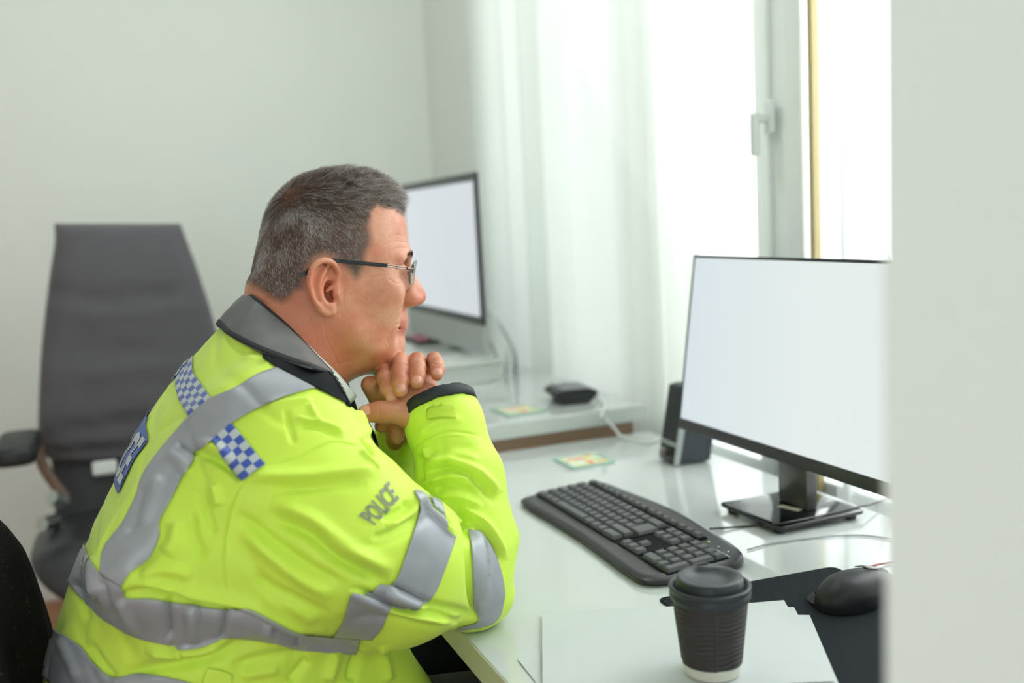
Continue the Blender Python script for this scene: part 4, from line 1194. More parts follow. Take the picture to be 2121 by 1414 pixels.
for w_, a_, *p in CREASE:
    P = np.array(crom([np.array(q, float) for q in p], 4))
    m_ = np.nonzero(_fc & (bpx > P[:, 0].min()-9) & (bpx < P[:, 0].max()+9) & (bpy_ > P[:, 1].min()-9) & (bpy_ < P[:, 1].max()+9))[0]
    dm = np.full(len(m_), 99.0)
    for q0, q1 in zip(P[:-1], P[1:]):
        ab = q1-q0; t = np.clip(((bpx[m_]-q0[0])*ab[0]+(bpy_[m_]-q0[1])*ab[1])/(ab@ab+1e-9), 0, 1)
        dm = np.minimum(dm, np.hypot(bpx[m_]-q0[0]-t*ab[0], bpy_[m_]-q0[1]-t*ab[1]))
    crease[m_] += a_*np.exp(-(dm/w_)**2)
body_o = fastmesh('body', Vb, Qb, M_skin, man)
L_ = Vb-H0; LX = L_@hf; LY = L_@hl; LZ = L_@hz
# hair line on the side of the head, as (x, z) in the head frame
hairline = [hloc(p[0], p[1], -0.06) for p in [(846, 446), (812, 433), (790, 430), (770, 424), (766, 445), (764, 468), (769, 490), (766, 508), (754, 530), (750, 548), (742, 574), (728, 582), (714, 562), (700, 545), (684, 533), (666, 529), (648, 536), (636, 552), (630, 575), (628, 600), (612, 604), (598, 622), (585, 632), (565, 622), (545, 606), (515, 584), (500, 560), (480, 470), (520, 340), (700, 300), (860, 330), (880, 430)]]
HP_ = np.array(hairline)
def inpoly(x, z, P):
    ins = np.zeros(x.shape, bool); n = len(P)
    for i in range(n):
        x0, z0 = P[i-1]; x1, z1 = P[i]
        if z0 == z1: continue
        c = (z0 > z) != (z1 > z)
        ins ^= c & (x < (x1-x0)*(z-z0)/(z1-z0)+x0)
    return ins
def pdist(x, z, P):
    d = np.full(x.shape, 9.0); n = len(P)
    for i in range(n):
        a = P[i-1]; b = P[i]; ab = b-a; t = np.clip(((x-a[0])*ab[0]+(z-a[1])*ab[1])/(ab@ab+1e-12), 0, 1)
        d = np.minimum(d, np.hypot(x-a[0]-t*ab[0], z-a[1]-t*ab[1]))
    return d
near = (LZ > -0.09) & (np.abs(LX) < 0.16) & (np.abs(LY) < 0.12)
hd = np.full(len(Vb), -1.0)
ii = np.nonzero(near)[0]
sd = pdist(LX[ii], LZ[ii], HP_)*np.where(inpoly(LX[ii], LZ[ii], HP_), 1, -1)
hd[ii] = sd
# the ears stay bare
earc = hloc(667, 592, -0.08)
bare = near & (np.abs(LY) > 0.0785)
hd[bare & (np.hypot((LX-earc[0]), (LZ-earc[1])/1.7) < 0.024)] = -0.01
rootv = np.clip(hd/0.010+0.25, 0, 1)
def attr(o, name, v):
    a = o.data.attributes.new(name, 'FLOAT', 'POINT'); a.data.foreach_set('value', np.asarray(v, np.float32))
crown = hp(592, 396, -0.03); dcr = np.linalg.norm(Vb-crown, axis=1); thin_ = np.exp(-(dcr/0.026)**2)
attr(body_o, 'root', rootv*0.9*(1-0.4*thin_)); attr(body_o, 'crease', np.clip(crease, 0, 1.5))
def blob(px, py, yl, r):
    c = hp(px, py, yl); d = np.linalg.norm(Vb-c, axis=1); return np.exp(-(d/r)**2)
red = 0.75*blob(864, 615, 0, 0.016)+0.5*blob(668, 585, -0.092, 0.026)+0.30*blob(705, 690, -0.05, 0.03)+0.55*blob(610, 690, -0.06, 0.05)+0.3*blob(660, 720, -0.06, 0.04)
hsel = (Vb[:, 0] > 0.25) & (Vb[:, 2] < 1.065)
for pts, rad in LF:
    d = np.linalg.norm(Vb-at(*pts[1]), axis=1); red = red+0.35*np.exp(-(d/0.012)**2)
    d = np.linalg.norm(Vb-at(*pts[4]), axis=1); red = red+0.35*np.exp(-(d/0.012)**2)
attr(body_o, 'red', np.clip(red, 0, 0.8))
lx_, lzu = hloc(829, 661); _, lzl = hloc(827, 684)
lip = np.exp(-((LZ-lzu+0.002)/0.0035)**2)+np.exp(-((LZ-lzl)/0.0048)**2)
lip *= np.clip((LX-(lx_-0.018))/0.01, 0, 1)*(np.abs(LY) < 0.026)
attr(body_o, 'lip', np.clip(lip, 0, 1)*0.6)
# ================================================================== JACKET
M_yel = mat('fluorescent_yellow_cloth', srgb(207, 239, 82), 0.5, spec=0.3, sheen=0.1, bump=(700, 0.12, 0.0004), noise=(6, 0.03))
def tape_mat():
    m = mat('reflective_tape', srgb(160, 164, 170), 0.42, 0.2, spec=0.5, noise=(45, 0.06), bump=(500, 0.12, 0.0003))
    return m
M_tape = tape_mat()
M_navy = mat('navy_trim', srgb(22, 29, 38), 0.6, bump=(900, 0.5, 0.0006))
M_blk = mat('black_softshell', srgb(18, 22, 25), 0.85, spec=0.2)
M_col = mat('grey_collar_cloth', srgb(104, 106, 106), 0.55, bump=(60, 0.25, 0.002), noise=(40, 0.08))
M_shirt = mat('white_shirt', srgb(218, 228, 224), 0.7, bump=(900, 0.2, 0.0003))

# trunk of the jacket, measured as back / front / half width at each height
JT = [(0.50, -.135, .33, .25), (0.60, -.142, .322, .25), (0.66, -.140, .305, .245), (0.73, -.127, .285, .24), (0.80, -.100, .272, .236), (0.891, -.056, .268, .232), (0.95, -.022, .268, .226),
      (0.987, -.001, .264, .219), (1.02, .026, .256, .208), (1.045, .047, .250, .188), (1.068, .067, .244, .158), (1.09, .087, .238, .118), (1.11, .106, .228, .085), (1.124, .122, .21, .06)]
JT = [(z, bk+0.009, f, w) for z, bk, f, w in JT]
jz = np.array([r[0] for r in JT]); jzz = np.linspace(jz[0], jz[-1], 300)
def jsm(c):
    y = np.interp(jzz, jz, [r[c] for r in JT]); k = np.hanning(19); k /= k.sum()
    return np.convolve(np.pad(y, 9, mode='edge'), k, 'valid')
jb, jf, jw = jsm(1), jsm(2), jsm(3)
def trunk_fn(X, Y, Z):
    z = Z+0*X
    zc = np.clip(z, jzz[0], jzz[-1]); b_ = np.interp(zc, jzz, jb); f = np.interp(zc, jzz, jf); w_ = np.interp(zc, jzz, jw)
    c = (b_+f)/2; a = (f-b_)/2
    rho = (np.abs((X-c)/a)**2.25+np.abs((Y-YM)/w_)**2.25)**(1/2.25)
    m = np.minimum(a, w_)
    d = (rho-1)*m; over = np.abs(z-zc)
    return np.where(rho > 1, np.sqrt(np.maximum(d, 0)**2+over**2), np.maximum(d, -0.08)+over)
g = 0.0045
FJ = Field(np.arange(-0.20, 0.50, g), np.arange(0.92, 1.58, g), np.arange(0.50, 1.18, g))
FJ.op(trunk_fn, (-.17, .98, .5), (.36, 1.56, 1.15), 0.0)
CUFF = {}; CR_ = {-1: (0.0445, 0.041), 1: (0.037, 0.035)}
for s_ in (-1, 1):
    def J(px, py, Y):
        p = at(px, py, Y)
        return p if s_ < 0 else np.array([p[0], 2*YM-p[1], p[2]])
    S0 = J(520, 925, 1.13); S1 = J(572, 1000, 1.075); M1 = J(680, 1118, 1.045); M2 = J(835, 1185, 1.065); E0 = J(968, 1212, 1.10)
    FJ.etube([S0, S1, M1, M2, E0], [0.070, 0.084, 0.092, 0.076, 0.050], [0.06, 0.066, 0.068, 0.062, 0.046], (0, 1, 0), k=0.045)
    FJ.chain([J(560, 870, 1.12), J(610, 880, 1.10)], [0.052, 0.05], k=0.05)
    if s_ < 0:
        F0 = J(982, 1222, 1.105); F1 = J(985, 1120, 1.12); F2 = J(952, 985, 1.15); F3 = J(922, 880, 1.178); F4 = J(907, 832, 1.19)
    else:
        F0 = np.array([0.385, 1.435, 0.792]); F4 = at(842, 862, 1.272); F1 = F0*0.7+F4*0.3; F2 = F0*0.4+F4*0.6; F3 = F0*0.15+F4*0.85
    FJ.etube([F0, F1, F2, F3, F4], [0.050, 0.051, 0.050, 0.0465, CR_[s_][0]], [0.046, 0.047, 0.046, 0.043, CR_[s_][1]], (0, 1, 0), k=0.02)
    ax = F4-F3; ax /= np.linalg.norm(ax)
    if s_ < 0: ax = ax+CF*0.28-CR*0.06; ax /= np.linalg.norm(ax)
    e2 = np.array([0, 1.0, 0]); e2 = e2-ax*(e2@ax); e2 /= np.linalg.norm(e2); e1 = np.cross(ax, e2)
    CUFF[s_] = (F4, ax, e1, e2)
    # cut the end square and hollow it
    q = FJ.sl(F4-0.075, F4+0.075)
    X, Y, Z = FJ.grid(q)
    pl = (X-F4[0])*ax[0]+(Y-F4[1])*ax[1]+(Z-F4[2])*ax[2]
    rad = np.sqrt((X-F4[0])**2+(Y-F4[1])**2+(Z-F4[2])**2)
    FJ.F[q] = np.where((rad < 0.072) & (pl > -0.02), np.maximum(FJ.F[q], pl), FJ.F[q])
    FJ.etube([F4-ax*0.022, F4+ax*0.03], [CR_[s_][0]-0.007]*2, [CR_[s_][1]-0.007]*2, (0, 1, 0), k=0.0, mode='sub')
FJ.chain([at(352, 1035, 1.10), at(318, 1110, 1.11), at(296, 1185, 1.12)], [0.034, 0.036, 0.034], k=0.045)
# loose pouch of cloth under the arm and front skirt
FJ.ell(at(415, 1165, 1.06), (0.10, 0.045, 0.045), None, k=0.07)
FJ.etube([(0.27, 1.17, 0.50), (0.27, 1.16, 0.62), (0.255, 1.15, 0.72)], [0.055, 0.05, 0.035], [0.05, 0.05, 0.04], (0, 1, 0), k=0.05)
# neck opening: everything on the neck side of the collar line is cut away, the same on both sides
q = FJ.sl((0.08, 1.0, 0.86), (0.295, 1.54, 1.18)); X, Y, Z = FJ.grid(q)
Yn = np.minimum(Y, 2*YM-Y)+0*X+0*Z; Xn = X+0*Yn; Zn = Z+0*Yn
rr3 = np.stack([Xn, Yn, Zn], -1)-C0; d3 = rr3@CF; nx3 = 1060.5+FPX*(rr3@CR)/d3; ny3 = 707-FPX*(rr3@CU)/d3
NL = [(480, 560), (512, 604), (532, 624), (560, 649), (592, 677), (628, 713), (660, 748), (690, 777), (707, 806), (727, 842), (750, 868), (766, 905), (785, 960)]
dn = np.full(nx3.shape, 1e9); sn = np.zeros(nx3.shape)
for p0, p1 in zip(NL[:-1], NL[1:]):
    ax_, ay_ = p1[0]-p0[0], p1[1]-p0[1]; L2 = ax_*ax_+ay_*ay_
    t = np.clip(((nx3-p0[0])*ax_+(ny3-p0[1])*ay_)/L2, 0, 1); ox = nx3-p0[0]-t*ax_; oy = ny3-p0[1]-t*ay_; dd_ = np.hypot(ox, oy)
    m_ = dd_ < dn; dn = np.where(m_, dd_, dn); sn = np.where(m_, np.sign(ay_*ox-ax_*oy), sn)
cutd = dn*sn*0.0006
lim = (ny3 < 900)
FJ.F[q] = np.where(lim & (cutd > -0.02) & (Zn > 0.97), np.maximum(FJ.F[q], cutd), FJ.F[q])
FJ.etube([at(705, 800, YM), at(760, 880, YM), at(775, 960, YM)], [0.04, 0.04, 0.03], [0.05, 0.05, 0.04], (0, 1, 0), k=0.02, mode='sub')
Vj, Qj = FJ.mesh()
Vj = laplace(Vj, Qj, 3, 0.5)
# keep only the outer shell connected pieces (the mesh is one)
def subdivide(V, Q):
    """one Catmull-like split of a quad mesh (linear positions)"""
    n = len(V); E = np.concatenate([np.sort(Q[:, [i, (i+1) % 4]], 1) for i in range(4)])
    u, inv = np.unique(E[:, 0]*np.int64(n)+E[:, 1], return_inverse=True)
    e0 = u//n; e1_ = u % n
    Em = (V[e0]+V[e1_])/2; Fm = V[Q].mean(1)
    m = len(Q); ei = [n+inv[i*m:(i+1)*m] for i in range(4)]; fi = n+len(u)+np.arange(m)
    V2 = np.concatenate([V, Em, Fm])
    Q2 = np.concatenate([np.stack([Q[:, i], ei[i], fi, ei[(i-1) % 4]], 1) for i in range(4)])
    return V2, Q2
Vj, Qj = subdivide(Vj, Qj); Vj = laplace(Vj, Qj, 2, 0.5)

def project(V):
    r = V-C0; d = r@CF
    return 1060.5+FPX*(r@CR)/d, 707-FPX*(r@CU)/d, d
def bvh_of(V, Q): return BVHTree.FromPolygons(V.tolist(), Q.tolist())
def visible(V, Q, N, tol=0.012):
    bv = bvh_of(V, Q)
    r = V-C0; L = np.linalg.norm(r, axis=1); D = r/L[:, None]
    face = (N*D).sum(1) < 0.15
    vis = np.zeros(len(V), bool)
    c = Vector(C0)
    for i in np.nonzero(face)[0]:
        h = bv.ray_cast(c, Vector(D[i]))
        if h[0] is not None and h[3] > L[i]-tol: vis[i] = True
    return vis
Nj = vnormals(Vj, Qj)
visj = visible(Vj, Qj, Nj).astype(float)
V4, Qj = subdivide(np.column_stack([Vj, visj]), Qj); Vj = laplace(V4[:, :3].copy(), Qj, 2, 0.5); visj = V4[:, 3] > 0.5
Nj = vnormals(Vj, Qj)
pxj, pyj, dj = project(Vj)
disp = np.zeros(len(Vj))
def polydist(px, py, P):
    """signed distance (left of travel positive on screen), and position along 0..1"""
    P = np.array(P, float); seg = np.diff(P, axis=0); L = np.hypot(seg[:, 0], seg[:, 1]); cum = np.concatenate([[0], np.cumsum(L)])
    best = np.full(px.shape, 1e9); sg = np.zeros(px.shape); pos = np.zeros(px.shape)
    for i in range(len(seg)):
        ab = seg[i]; t = ((px-P[i, 0])*ab[0]+(py-P[i, 1])*ab[1])/(L[i]**2+1e-9); tc = np.clip(t, 0, 1)
        ox = px-P[i, 0]-tc*ab[0]; oy_ = py-P[i, 1]-tc*ab[1]; d = np.hypot(ox, oy_)
        m = d < best
        best = np.where(m, d, best); sg = np.where(m, np.sign(ab[1]*ox-ab[0]*oy_), sg); pos = np.where(m, (cum[i]+tc*L[i])/cum[-1], pos)
    return best*sg, pos
FOLDS = []   # (kind, amplitude mm, width px, points)
def R(a, w_, *p): FOLDS.append(('r', a, w_, p))
def S(a, w_, *p): FOLDS.append(('s', a, w_, p))
# shoulder
R(3.2, 6, (612, 862), (637, 869), (667, 872), (696, 884), (716, 893)); R(-3.0, 7, (620, 876), (655, 881), (690, 895), (712, 903))
R(5.5, 15, (505, 990), (560, 984), (637, 984), (696, 978), (762, 974), (792, 986)); R(-3.5, 14, (560, 1012), (630, 1012), (700, 1003), (760, 1000))
R(-5.5, 10, (405, 938), (438, 948), (474, 972), (498, 996)); R(4, 12, (412, 918), (450, 930), (486, 958))
R(-3.5, 10, (368, 922), (388, 930), (404, 944)); R(3.5, 12, (350, 940), (380, 960), (385, 985))
R(3, 8, (548, 846), (600, 832), (650, 825)); R(-2, 8, (520, 735), (480, 712), (470, 690)); R(2.2, 7, (500, 740), (540, 745), (562, 758))
R(-2.5, 8, (590, 845), (600, 880), (610, 920)); R(2.5, 8, (640, 835), (655, 860), (668, 870))
R(-4, 6, (748, 905), (764, 925), (769, 948)); R(4, 8, (735, 850), (757, 880), (764, 905)); R(3, 6, (745, 930), (765, 950), (785, 975))
# armhole seam
R(-1.8, 2.6, (501, 996), (484, 1030), (470, 1071), (463, 1115), (461, 1161), (466, 1210), (470, 1240)); R(1.2, 5, (509, 1000), (491, 1034), (477, 1075), (470, 1118), (468, 1162))
R(-1.4, 2.4, (550, 964), (585, 956), (618, 946), (660, 925), (700, 914), (757, 928))
# upper arm
R(-6.5, 15, (560, 1075), (640, 1107), (690, 1150), (727, 1173), (774, 1197), (808, 1210)); R(6, 18, (560, 1040), (640, 1072), (700, 1118), (760, 1155), (815, 1180))
R(-5, 9, (800, 1208), (840, 1226), (871, 1243), (905, 1254), (942, 1262), (985, 1272)); R(5, 12, (800, 1224), (850, 1246), (890, 1262))
S(5.5, 14, (722, 1222), (750, 1230), (808, 1256), (854, 1269), (900, 1277), (950, 1290))
R(-4.5, 14, (483, 1058), (540, 1100), (600, 1145), (660, 1185), (720, 1215)); R(4.5, 17, (500, 1100), (560, 1150), (620, 1195), (690, 1235))
R(-3, 14, (520, 1190), (580, 1225), (640, 1255), (690, 1275)); R(3, 20, (540, 1230), (600, 1262), (660, 1290))
R(3.5, 9, (850, 1020), (860, 1042), (850, 1064), (830, 1078), (800, 1092)); R(-4, 9, (838, 1036), (842, 1052), (820, 1064), (790, 1072)); R(-4, 10, (862, 1066), (840, 1085), (810, 1104), (770, 1115))
R(5, 9, (858, 1020), (895, 1064), (925, 1095), (940, 1112)); R(-5, 8, (885, 1035), (905, 1055), (925, 1080), (935, 1095))
# bend of the elbow
R(-9, 9, (930, 1040), (955, 1062), (968, 1092), (974, 1140), (978, 1208), (984, 1255), (994, 1284)); R(4, 9, (985, 1100), (993, 1140), (998, 1190), (1000, 1240))
R(4.5, 8, (948, 1052), (980, 1066), (1008, 1084), (1032, 1118), (1046, 1160)); R(-3.5, 7, (960, 1075), (990, 1090), (1018, 1125), (1034, 1160))
R(5, 10, (875, 962), (910, 954), (942, 957), (992, 977), (1036, 1022)); R(-4.5, 9, (880, 980), (930, 968), (985, 995), (1030, 1045)); R(4, 8, (886, 1000), (928, 986), (982, 990)); R(-4, 9, (900, 1014), (940, 1006), (990, 1020)); R(3.5, 9, (905, 1030), (950, 1028), (1000, 1050))
R(-5, 8, (868, 940), (868, 975), (872, 1000)); R(4, 8, (880, 925), (884, 950))
# cuff: flap line and stitched seam
R(-1.2, 2.5, (848, 935), (880, 908), (920, 895), (960, 895), (1000, 905)); R(1.2, 4, (850, 942), (884, 914), (925, 901), (970, 902))
R(2.0, 9, (862, 905), (890, 880), (930, 868), (960, 868)); R(-2, 10, (870, 960), (900, 930), (940, 922), (990, 930)); R(2.4, 10, (880, 975), (915, 948), (955, 942), (1000, 958))
# waist, pouch over the band
S(-7, 22, (250, 1236), (262, 1222), (290, 1217), (331, 1222), (394, 1240), (461, 1250), (515, 1262), (573, 1290), (618, 1311), (680, 1320))
R(4, 16, (285, 1190), (340, 1180), (400, 1195)); R(-4, 16, (345, 1085), (330, 1120), (300, 1160), (270, 1190)); R(4.5, 18, (370, 1075), (360, 1120), (340, 1150)); R(-3.5, 14, (395, 1060), (400, 1110), (420, 1160))
R(-3.5, 12, (410, 1010), (425, 1060), (440, 1110)); R(3.5, 14, (440, 1000), (450, 1050)); R(-3, 12, (300, 1000), (285, 1060), (262, 1110)); R(3, 14, (330, 985), (318, 1040), (295, 1090))
R(-6, 15, (237, 1403), (304, 1387), (367, 1378), (439, 1360), (500, 1338), (573, 1331)); R(6, 14, (300, 1345), (345, 1350), (376, 1352), (421, 1345), (470, 1326)); R(-4, 9, (350, 1330), (368, 1344), (372, 1360))
R(-3.5, 11, (208, 1190), (215, 1225), (232, 1270), (262, 1300)); R(4, 13, (186, 1150), (188, 1190), (196, 1235)); R(-3.5, 10, (163, 1200), (168, 1240), (180, 1290)); R(3, 10, (250, 1240), (262, 1275), (290, 1305))
R(-4, 12, (345, 1240), (352, 1280), (355, 1320)); R(4, 14, (395, 1250), (400, 1290), (398, 1330)); R(-3, 10, (470, 1262), (462, 1300), (452, 1330)); R(-3, 8, (620, 1318), (612, 1340)); R(3, 10, (560, 1295), (552, 1320))
R(-4, 11, (180, 1330), (215, 1380), (240, 1410)); R(4, 12, (130, 1320), (150, 1370), (165, 1410)); R(-4, 10, (640, 1365), (620, 1390), (600, 1414)); R(5, 14, (700, 1350), (690, 1380), (680, 1414)); R(-5, 12, (745, 1350), (735, 1380), (728, 1414)); R(5, 12, (790, 1340), (800, 1380), (806, 1414))
R(-4, 14, (480, 1380), (560, 1362), (640, 1352)); R(3, 12, (500, 1400), (580, 1385))
for kind, a, w_, p in FOLDS:
    P = np.array(crom([np.array(q, float) for q in p], 5)) if len(p) > 2 else np.array(p, float)
    lo = P.min(0)-3*w_; hi = P.max(0)+3*w_
    m = np.nonzero(visj & (pxj > lo[0]) & (pxj < hi[0]) & (pyj > lo[1]) & (pyj < hi[1]))[0]
    if not len(m): continue
    s_, t = polydist(pxj[m], pyj[m], P); w_ = w_*0.86
    taper = np.clip(np.minimum(t, 1-t)/0.18, 0, 1); taper = taper*taper*(3-2*taper)*0.85+0.15*np.clip(np.minimum(t, 1-t)/0.02, 0, 1)
    if kind == 'r': prof = np.exp(-(s_/w_)**2)
    else: prof = -np.tanh(s_/(w_*0.3))*np.exp(-(s_/w_)**2)
    disp[m] += 1.45*a*0.001*prof*taper
nz_ = pnoise(Vj*np.array([1, 1, 1.3]), 26, 3, 2)*0.0022+pnoise(Vj, 75, 5, 2)*0.0009+pnoise(Vj*np.array([1.0, 1.0, 2.2]), 120, 15, 2)*0.0003
wr = np.abs(pnoise(Vj*np.array([1.0, 0.8, 1.0]), 38, 9, 1)); nz_ += -0.0022*np.exp(-(wr/0.16)**2)
cf = CUFF[-1][0]; dcf = np.linalg.norm(Vj-cf, axis=1); cl = CUFF[1][0]; dcl = np.linalg.norm(Vj-cl, axis=1)
nz_ *= np.clip((np.minimum(dcf, dcl)-0.045)/0.04, 0, 1)
Vj = Vj+Nj*(disp+nz_)[:, None]
Vj = laplace(Vj, Qj, 1, 0.4)
# rest on the desk: nothing of the sleeves sinks into the table top
on = (Vj[:, 0] > DX0-0.002) & (Vj[:, 2] < DZ+0.001)
Vj[on, 2] = DZ+0.001
jk = fastmesh('jacket', Vj, Qj, M_yel, man)
jk['label'] = 'fluorescent yellow police jacket with grey reflective bands'
BVJ = bvh_of(Vj, Qj)

# --- strips laid on the cloth: two traced edges, filled between -------------------------
def drape(px, py, off):
    r = Vector(ray(px, py)).normalized()
    h = BVJ.ray_cast(Vector(C0), r)
    if h[0] is None: return None
    n = h[1]
    return h[0]+n*off, h[3]
def resample(P, n):
    P = np.array(P, float); d = np.hypot(*np.diff(P, axis=0).T); c = np.concatenate([[0], np.cumsum(d)]); t = np.linspace(0, c[-1], n)
    return np.stack([np.interp(t, c, P[:, 0]), np.interp(t, c, P[:, 1])], 1)
def strip(name, A, B, m, off=0.0020, nu=None, nv=None, uv=False, parent=None, smooth_edges=True, thick=0.0006, label=None, jump=0.009, drp=None):
    A = np.array(A, float); B = np.array(B, float)
    L = max(np.hypot(*np.diff(A, axis=0).T).sum(), np.hypot(*np.diff(B, axis=0).T).sum()); Wd = np.hypot(*(A[len(A)//2]-B[len(B)//2]))
    nu = nu or max(6, int(L/3)); nv = nv or max(4, int(Wd/3.5))
    if smooth_edges:
        if len(A) > 2: A = np.array(crom(A, 5))
        if len(B) > 2: B = np.array(crom(B, 5))
    A = resample(A, nu+1); B = resample(B, nu+1)
    G = [[None]*(nv+1) for _ in range(nu+1)]; V = []; D = []
    dr_ = drp or drape
    for i in range(nu+1):
        hs = []
        for j in range(nv+1):
            q = A[i]+(B[i]-A[i])*j/nv; hs.append(dr_(q[0], q[1], off))
        good = [j for j in range(nv+1) if hs[j] is not None]
        if good:       # a strip that runs past the edge of the cloth ends neatly on it
            for j0, step in ((good[0], -1), (good[-1], 1)):
                if 0 <= j0+step <= nv:
                    a_, b_ = float(j0), float(j0+step); last = hs[j0]
                    for _ in range(7):
                        mid = (a_+b_)/2; q = A[i]+(B[i]-A[i])*mid/nv; h = dr_(q[0], q[1], off)
                        if h is None: b_ = mid
                        elif np.linalg.norm(np.array(h[0])-np.array(last[0])) < 0.006: a_ = mid; last = h
                        else: b_ = mid
                    hs[j0+step] = last
        for j in range(nv+1):
            h = hs[j]
            if h is not None: G[i][j] = len(V); V.append(np.array(h[0])); D.append(h[1])
    F = []; UV = []
    for i in range(nu):
        for j in range(nv):
            f = [G[i][j], G[i+1][j], G[i+1][j+1], G[i][j+1]]
            if None in f: continue
            dd = [D[k] for k in f]
            pq = [V[k] for k in f]
            if max(np.linalg.norm(pq[k]-pq[k-1]) for k in range(4)) > jump: continue
            F.append(f); UV.append([(i/nu, j/nv), ((i+1)/nu, j/nv), ((i+1)/nu, (j+1)/nv), (i/nu, (j+1)/nv)])
    if not F: return None
    # orient faces outward
    V = np.array(V); f = F[len(F)//2]; nrm = np.cross(V[f[1]]-V[f[0]], V[f[3]]-V[f[0]])
    if nrm@(V[f[0]]-C0) > 0: F = [x[::-1] for x in F]; UV = [x[::-1] for x in UV]
    used = sorted(set(k for f in F for k in f)); mp = {k: i for i, k in enumerate(used)}
    o = obj(name, V[used], [[mp[k] for k in f] for f in F], m, parent or jk)
    if uv:
        l = o.data.uv_layers.new(name='pattern')
        l.data.foreach_set('uv', [c for f in UV for p in f for c in p])
    sm = o.modifiers.new('thickness', 'SOLIDIFY'); sm.thickness = thick; sm.offset = 1
    if label: o['label'] = label
    return o
# brace over the right shoulder
strip('reflective_band', [(573, 764), (533, 778), (488.5, 805), (438, 827), (396, 861), (367, 894), (331, 937), (299.7, 982), (281.7, 1031), (255, 1085), (219, 1134), (209, 1186)],
      [(651, 805), (607, 818), (548, 841), (488.5, 873), (440, 914), (405, 936), (402, 956), (382, 983), (358, 1031), (333, 1078), (329, 1112), (309, 1157), (273, 1183), (253, 1214)], M_tape, jump=0.022)
strip('reflective_band', [(174, 1116), (185, 1150), (208, 1186), (254, 1216), (262, 1237), (313, 1239), (394, 1252), (456.6, 1260), (515, 1261), (573, 1288), (618, 1309), (700, 1317), (747, 1322)],
      [(140, 1196), (163, 1233), (190, 1255), (214.5, 1278), (277, 1313.5), (349, 1334), (376, 1346), (421, 1340), (470, 1318), (510, 1320), (573, 1329), (613.5, 1341), (700, 1350), (738, 1352)], M_tape, off=0.0024, jump=0.04)
strip('reflective_band', [(106, 1298), (165, 1334), (196.6, 1372), (232, 1403), (282, 1396), (349, 1402), (400, 1414), (440, 1430)], [(84, 1394), (107, 1414), (130, 1440), (180, 1470), (282, 1480), (349, 1480), (400, 1490), (440, 1500)], M_tape, jump=0.04)
# sleeve bands
strip('reflective_band', [(868, 1037), (864.6, 1067), (848, 1121), (821, 1195), (800, 1212)], [(941.7, 1111), (928, 1154.5), (905, 1215), (886, 1246), (880, 1250)], M_tape)
strip('reflective_band', [(800, 1211), (785, 1209), (770, 1222), (752, 1231)], [(884, 1247), (862, 1260), (830, 1264), (806, 1256)], M_tape, off=0.0024)
strip('reflective_band', [(729, 1226.6), (722, 1240), (710, 1282), (690, 1315)], [(808, 1256), (802, 1270), (790, 1298), (770.7, 1321)], M_tape, off=0.0026)
strip('reflective_band', [(856, 1017), (870, 1041), (897, 1067), (924, 1094)], [(861, 1016), (885, 1026), (911, 1038), (927, 1090)], M_tape, jump=0.012)
strip('reflective_band', [(970, 1097.5), (975, 1141), (978.6, 1208), (982, 1255), (990, 1284), (958, 1295)], [(995, 1102.6), (1019, 1138), (1037, 1188), (1042, 1241.7), (1019, 1288.6), (940, 1304)], M_tape, jump=0.02)
# far edge of the front opening: grey zip tape and dark lining
# checkered panels
def checker_mat(name, nu, nv, blue_first=True):
    m = bpy.data.materials.new(name); m.use_nodes = True
    nt = m.node_tree; b = nt.nodes['Principled BSDF']; b.inputs['Roughness'].default_value = 0.35
    uvn = nt.nodes.new('ShaderNodeUVMap'); uvn.uv_map = 'pattern'
    mp = nt.nodes.new('ShaderNodeMapping'); mp.inputs['Scale'].default_value = (nu, nv, 1)
    mp.inputs['Location'].default_value = (0.0005 if blue_first else 1.0005, 0.0005, 0.5)
    ck = nt.nodes.new('ShaderNodeTexChecker'); ck.inputs['Scale'].default_value = 1.0
    ck.inputs['Color1'].default_value = srgb(62, 92, 178); ck.inputs['Color2'].default_value = srgb(190, 200, 200)
    nt.links.new(uvn.outputs[0], mp.inputs[0]); nt.links.new(mp.outputs[0], ck.inputs['Vector']); nt.links.new(ck.outputs['Color'], b.inputs['Base Color'])
    return m
strip('checkered_patch', [(438, 913), (460, 940), (481, 968), (502.5, 996)], [(480, 876), (503, 904), (527, 934), (550.5, 963)], checker_mat('blue_white_checker_small', 7, 3, False), uv=True, label='blue and silver checkered patch on the shoulder', smooth_edges=False)
strip('checkered_patch', [(394, 862), (383, 845), (372, 825), (366, 792), (370, 778)], [(439, 826), (421, 800), (404, 775), (401, 757), (402, 738)], checker_mat('blue_white_checker_back', 11, 4, False), uv=True, jump=0.022, label='blue and silver checkered patch across the upper back')
# blue back panel with silver letters seen almost edge-on
M_blue = mat('back_panel_blue', srgb(70, 96, 172), 0.45); M_letter = mat('back_letter_silver', srgb(186, 196, 200), 0.4)
def drape_back(y, z, off):
    h = BVJ.ray_cast(Vector((-1.0, y, z)), Vector((1, 0, 0)))
    return None if h[0] is None else (h[0]+h[1]*off, h[3])
def strip_back(name, A, B, m, **k):
    sc_ = 1700.0
    o = strip(name, [(p[0]*sc_, p[1]*sc_) for p in A], [(p[0]*sc_, p[1]*sc_) for p in B], m, drp=lambda y, z, o_: drape_back(y/sc_, z/sc_, o_), **k)
    if o:
        me = o.data
        if sum(p.normal.x*p.area for p in me.polygons) > 0: me.flip_normals()
    return o
strip_back('back_panel', [(1.43, 1.000), (1.30, 1.006), (1.214, 0.994)], [(1.43, 0.936), (1.30, 0.940), (1.216, 0.936)], M_blue, jump=0.02, smooth_edges=False, label='blue panel with silver letters across the back')
# black softshell under the collar

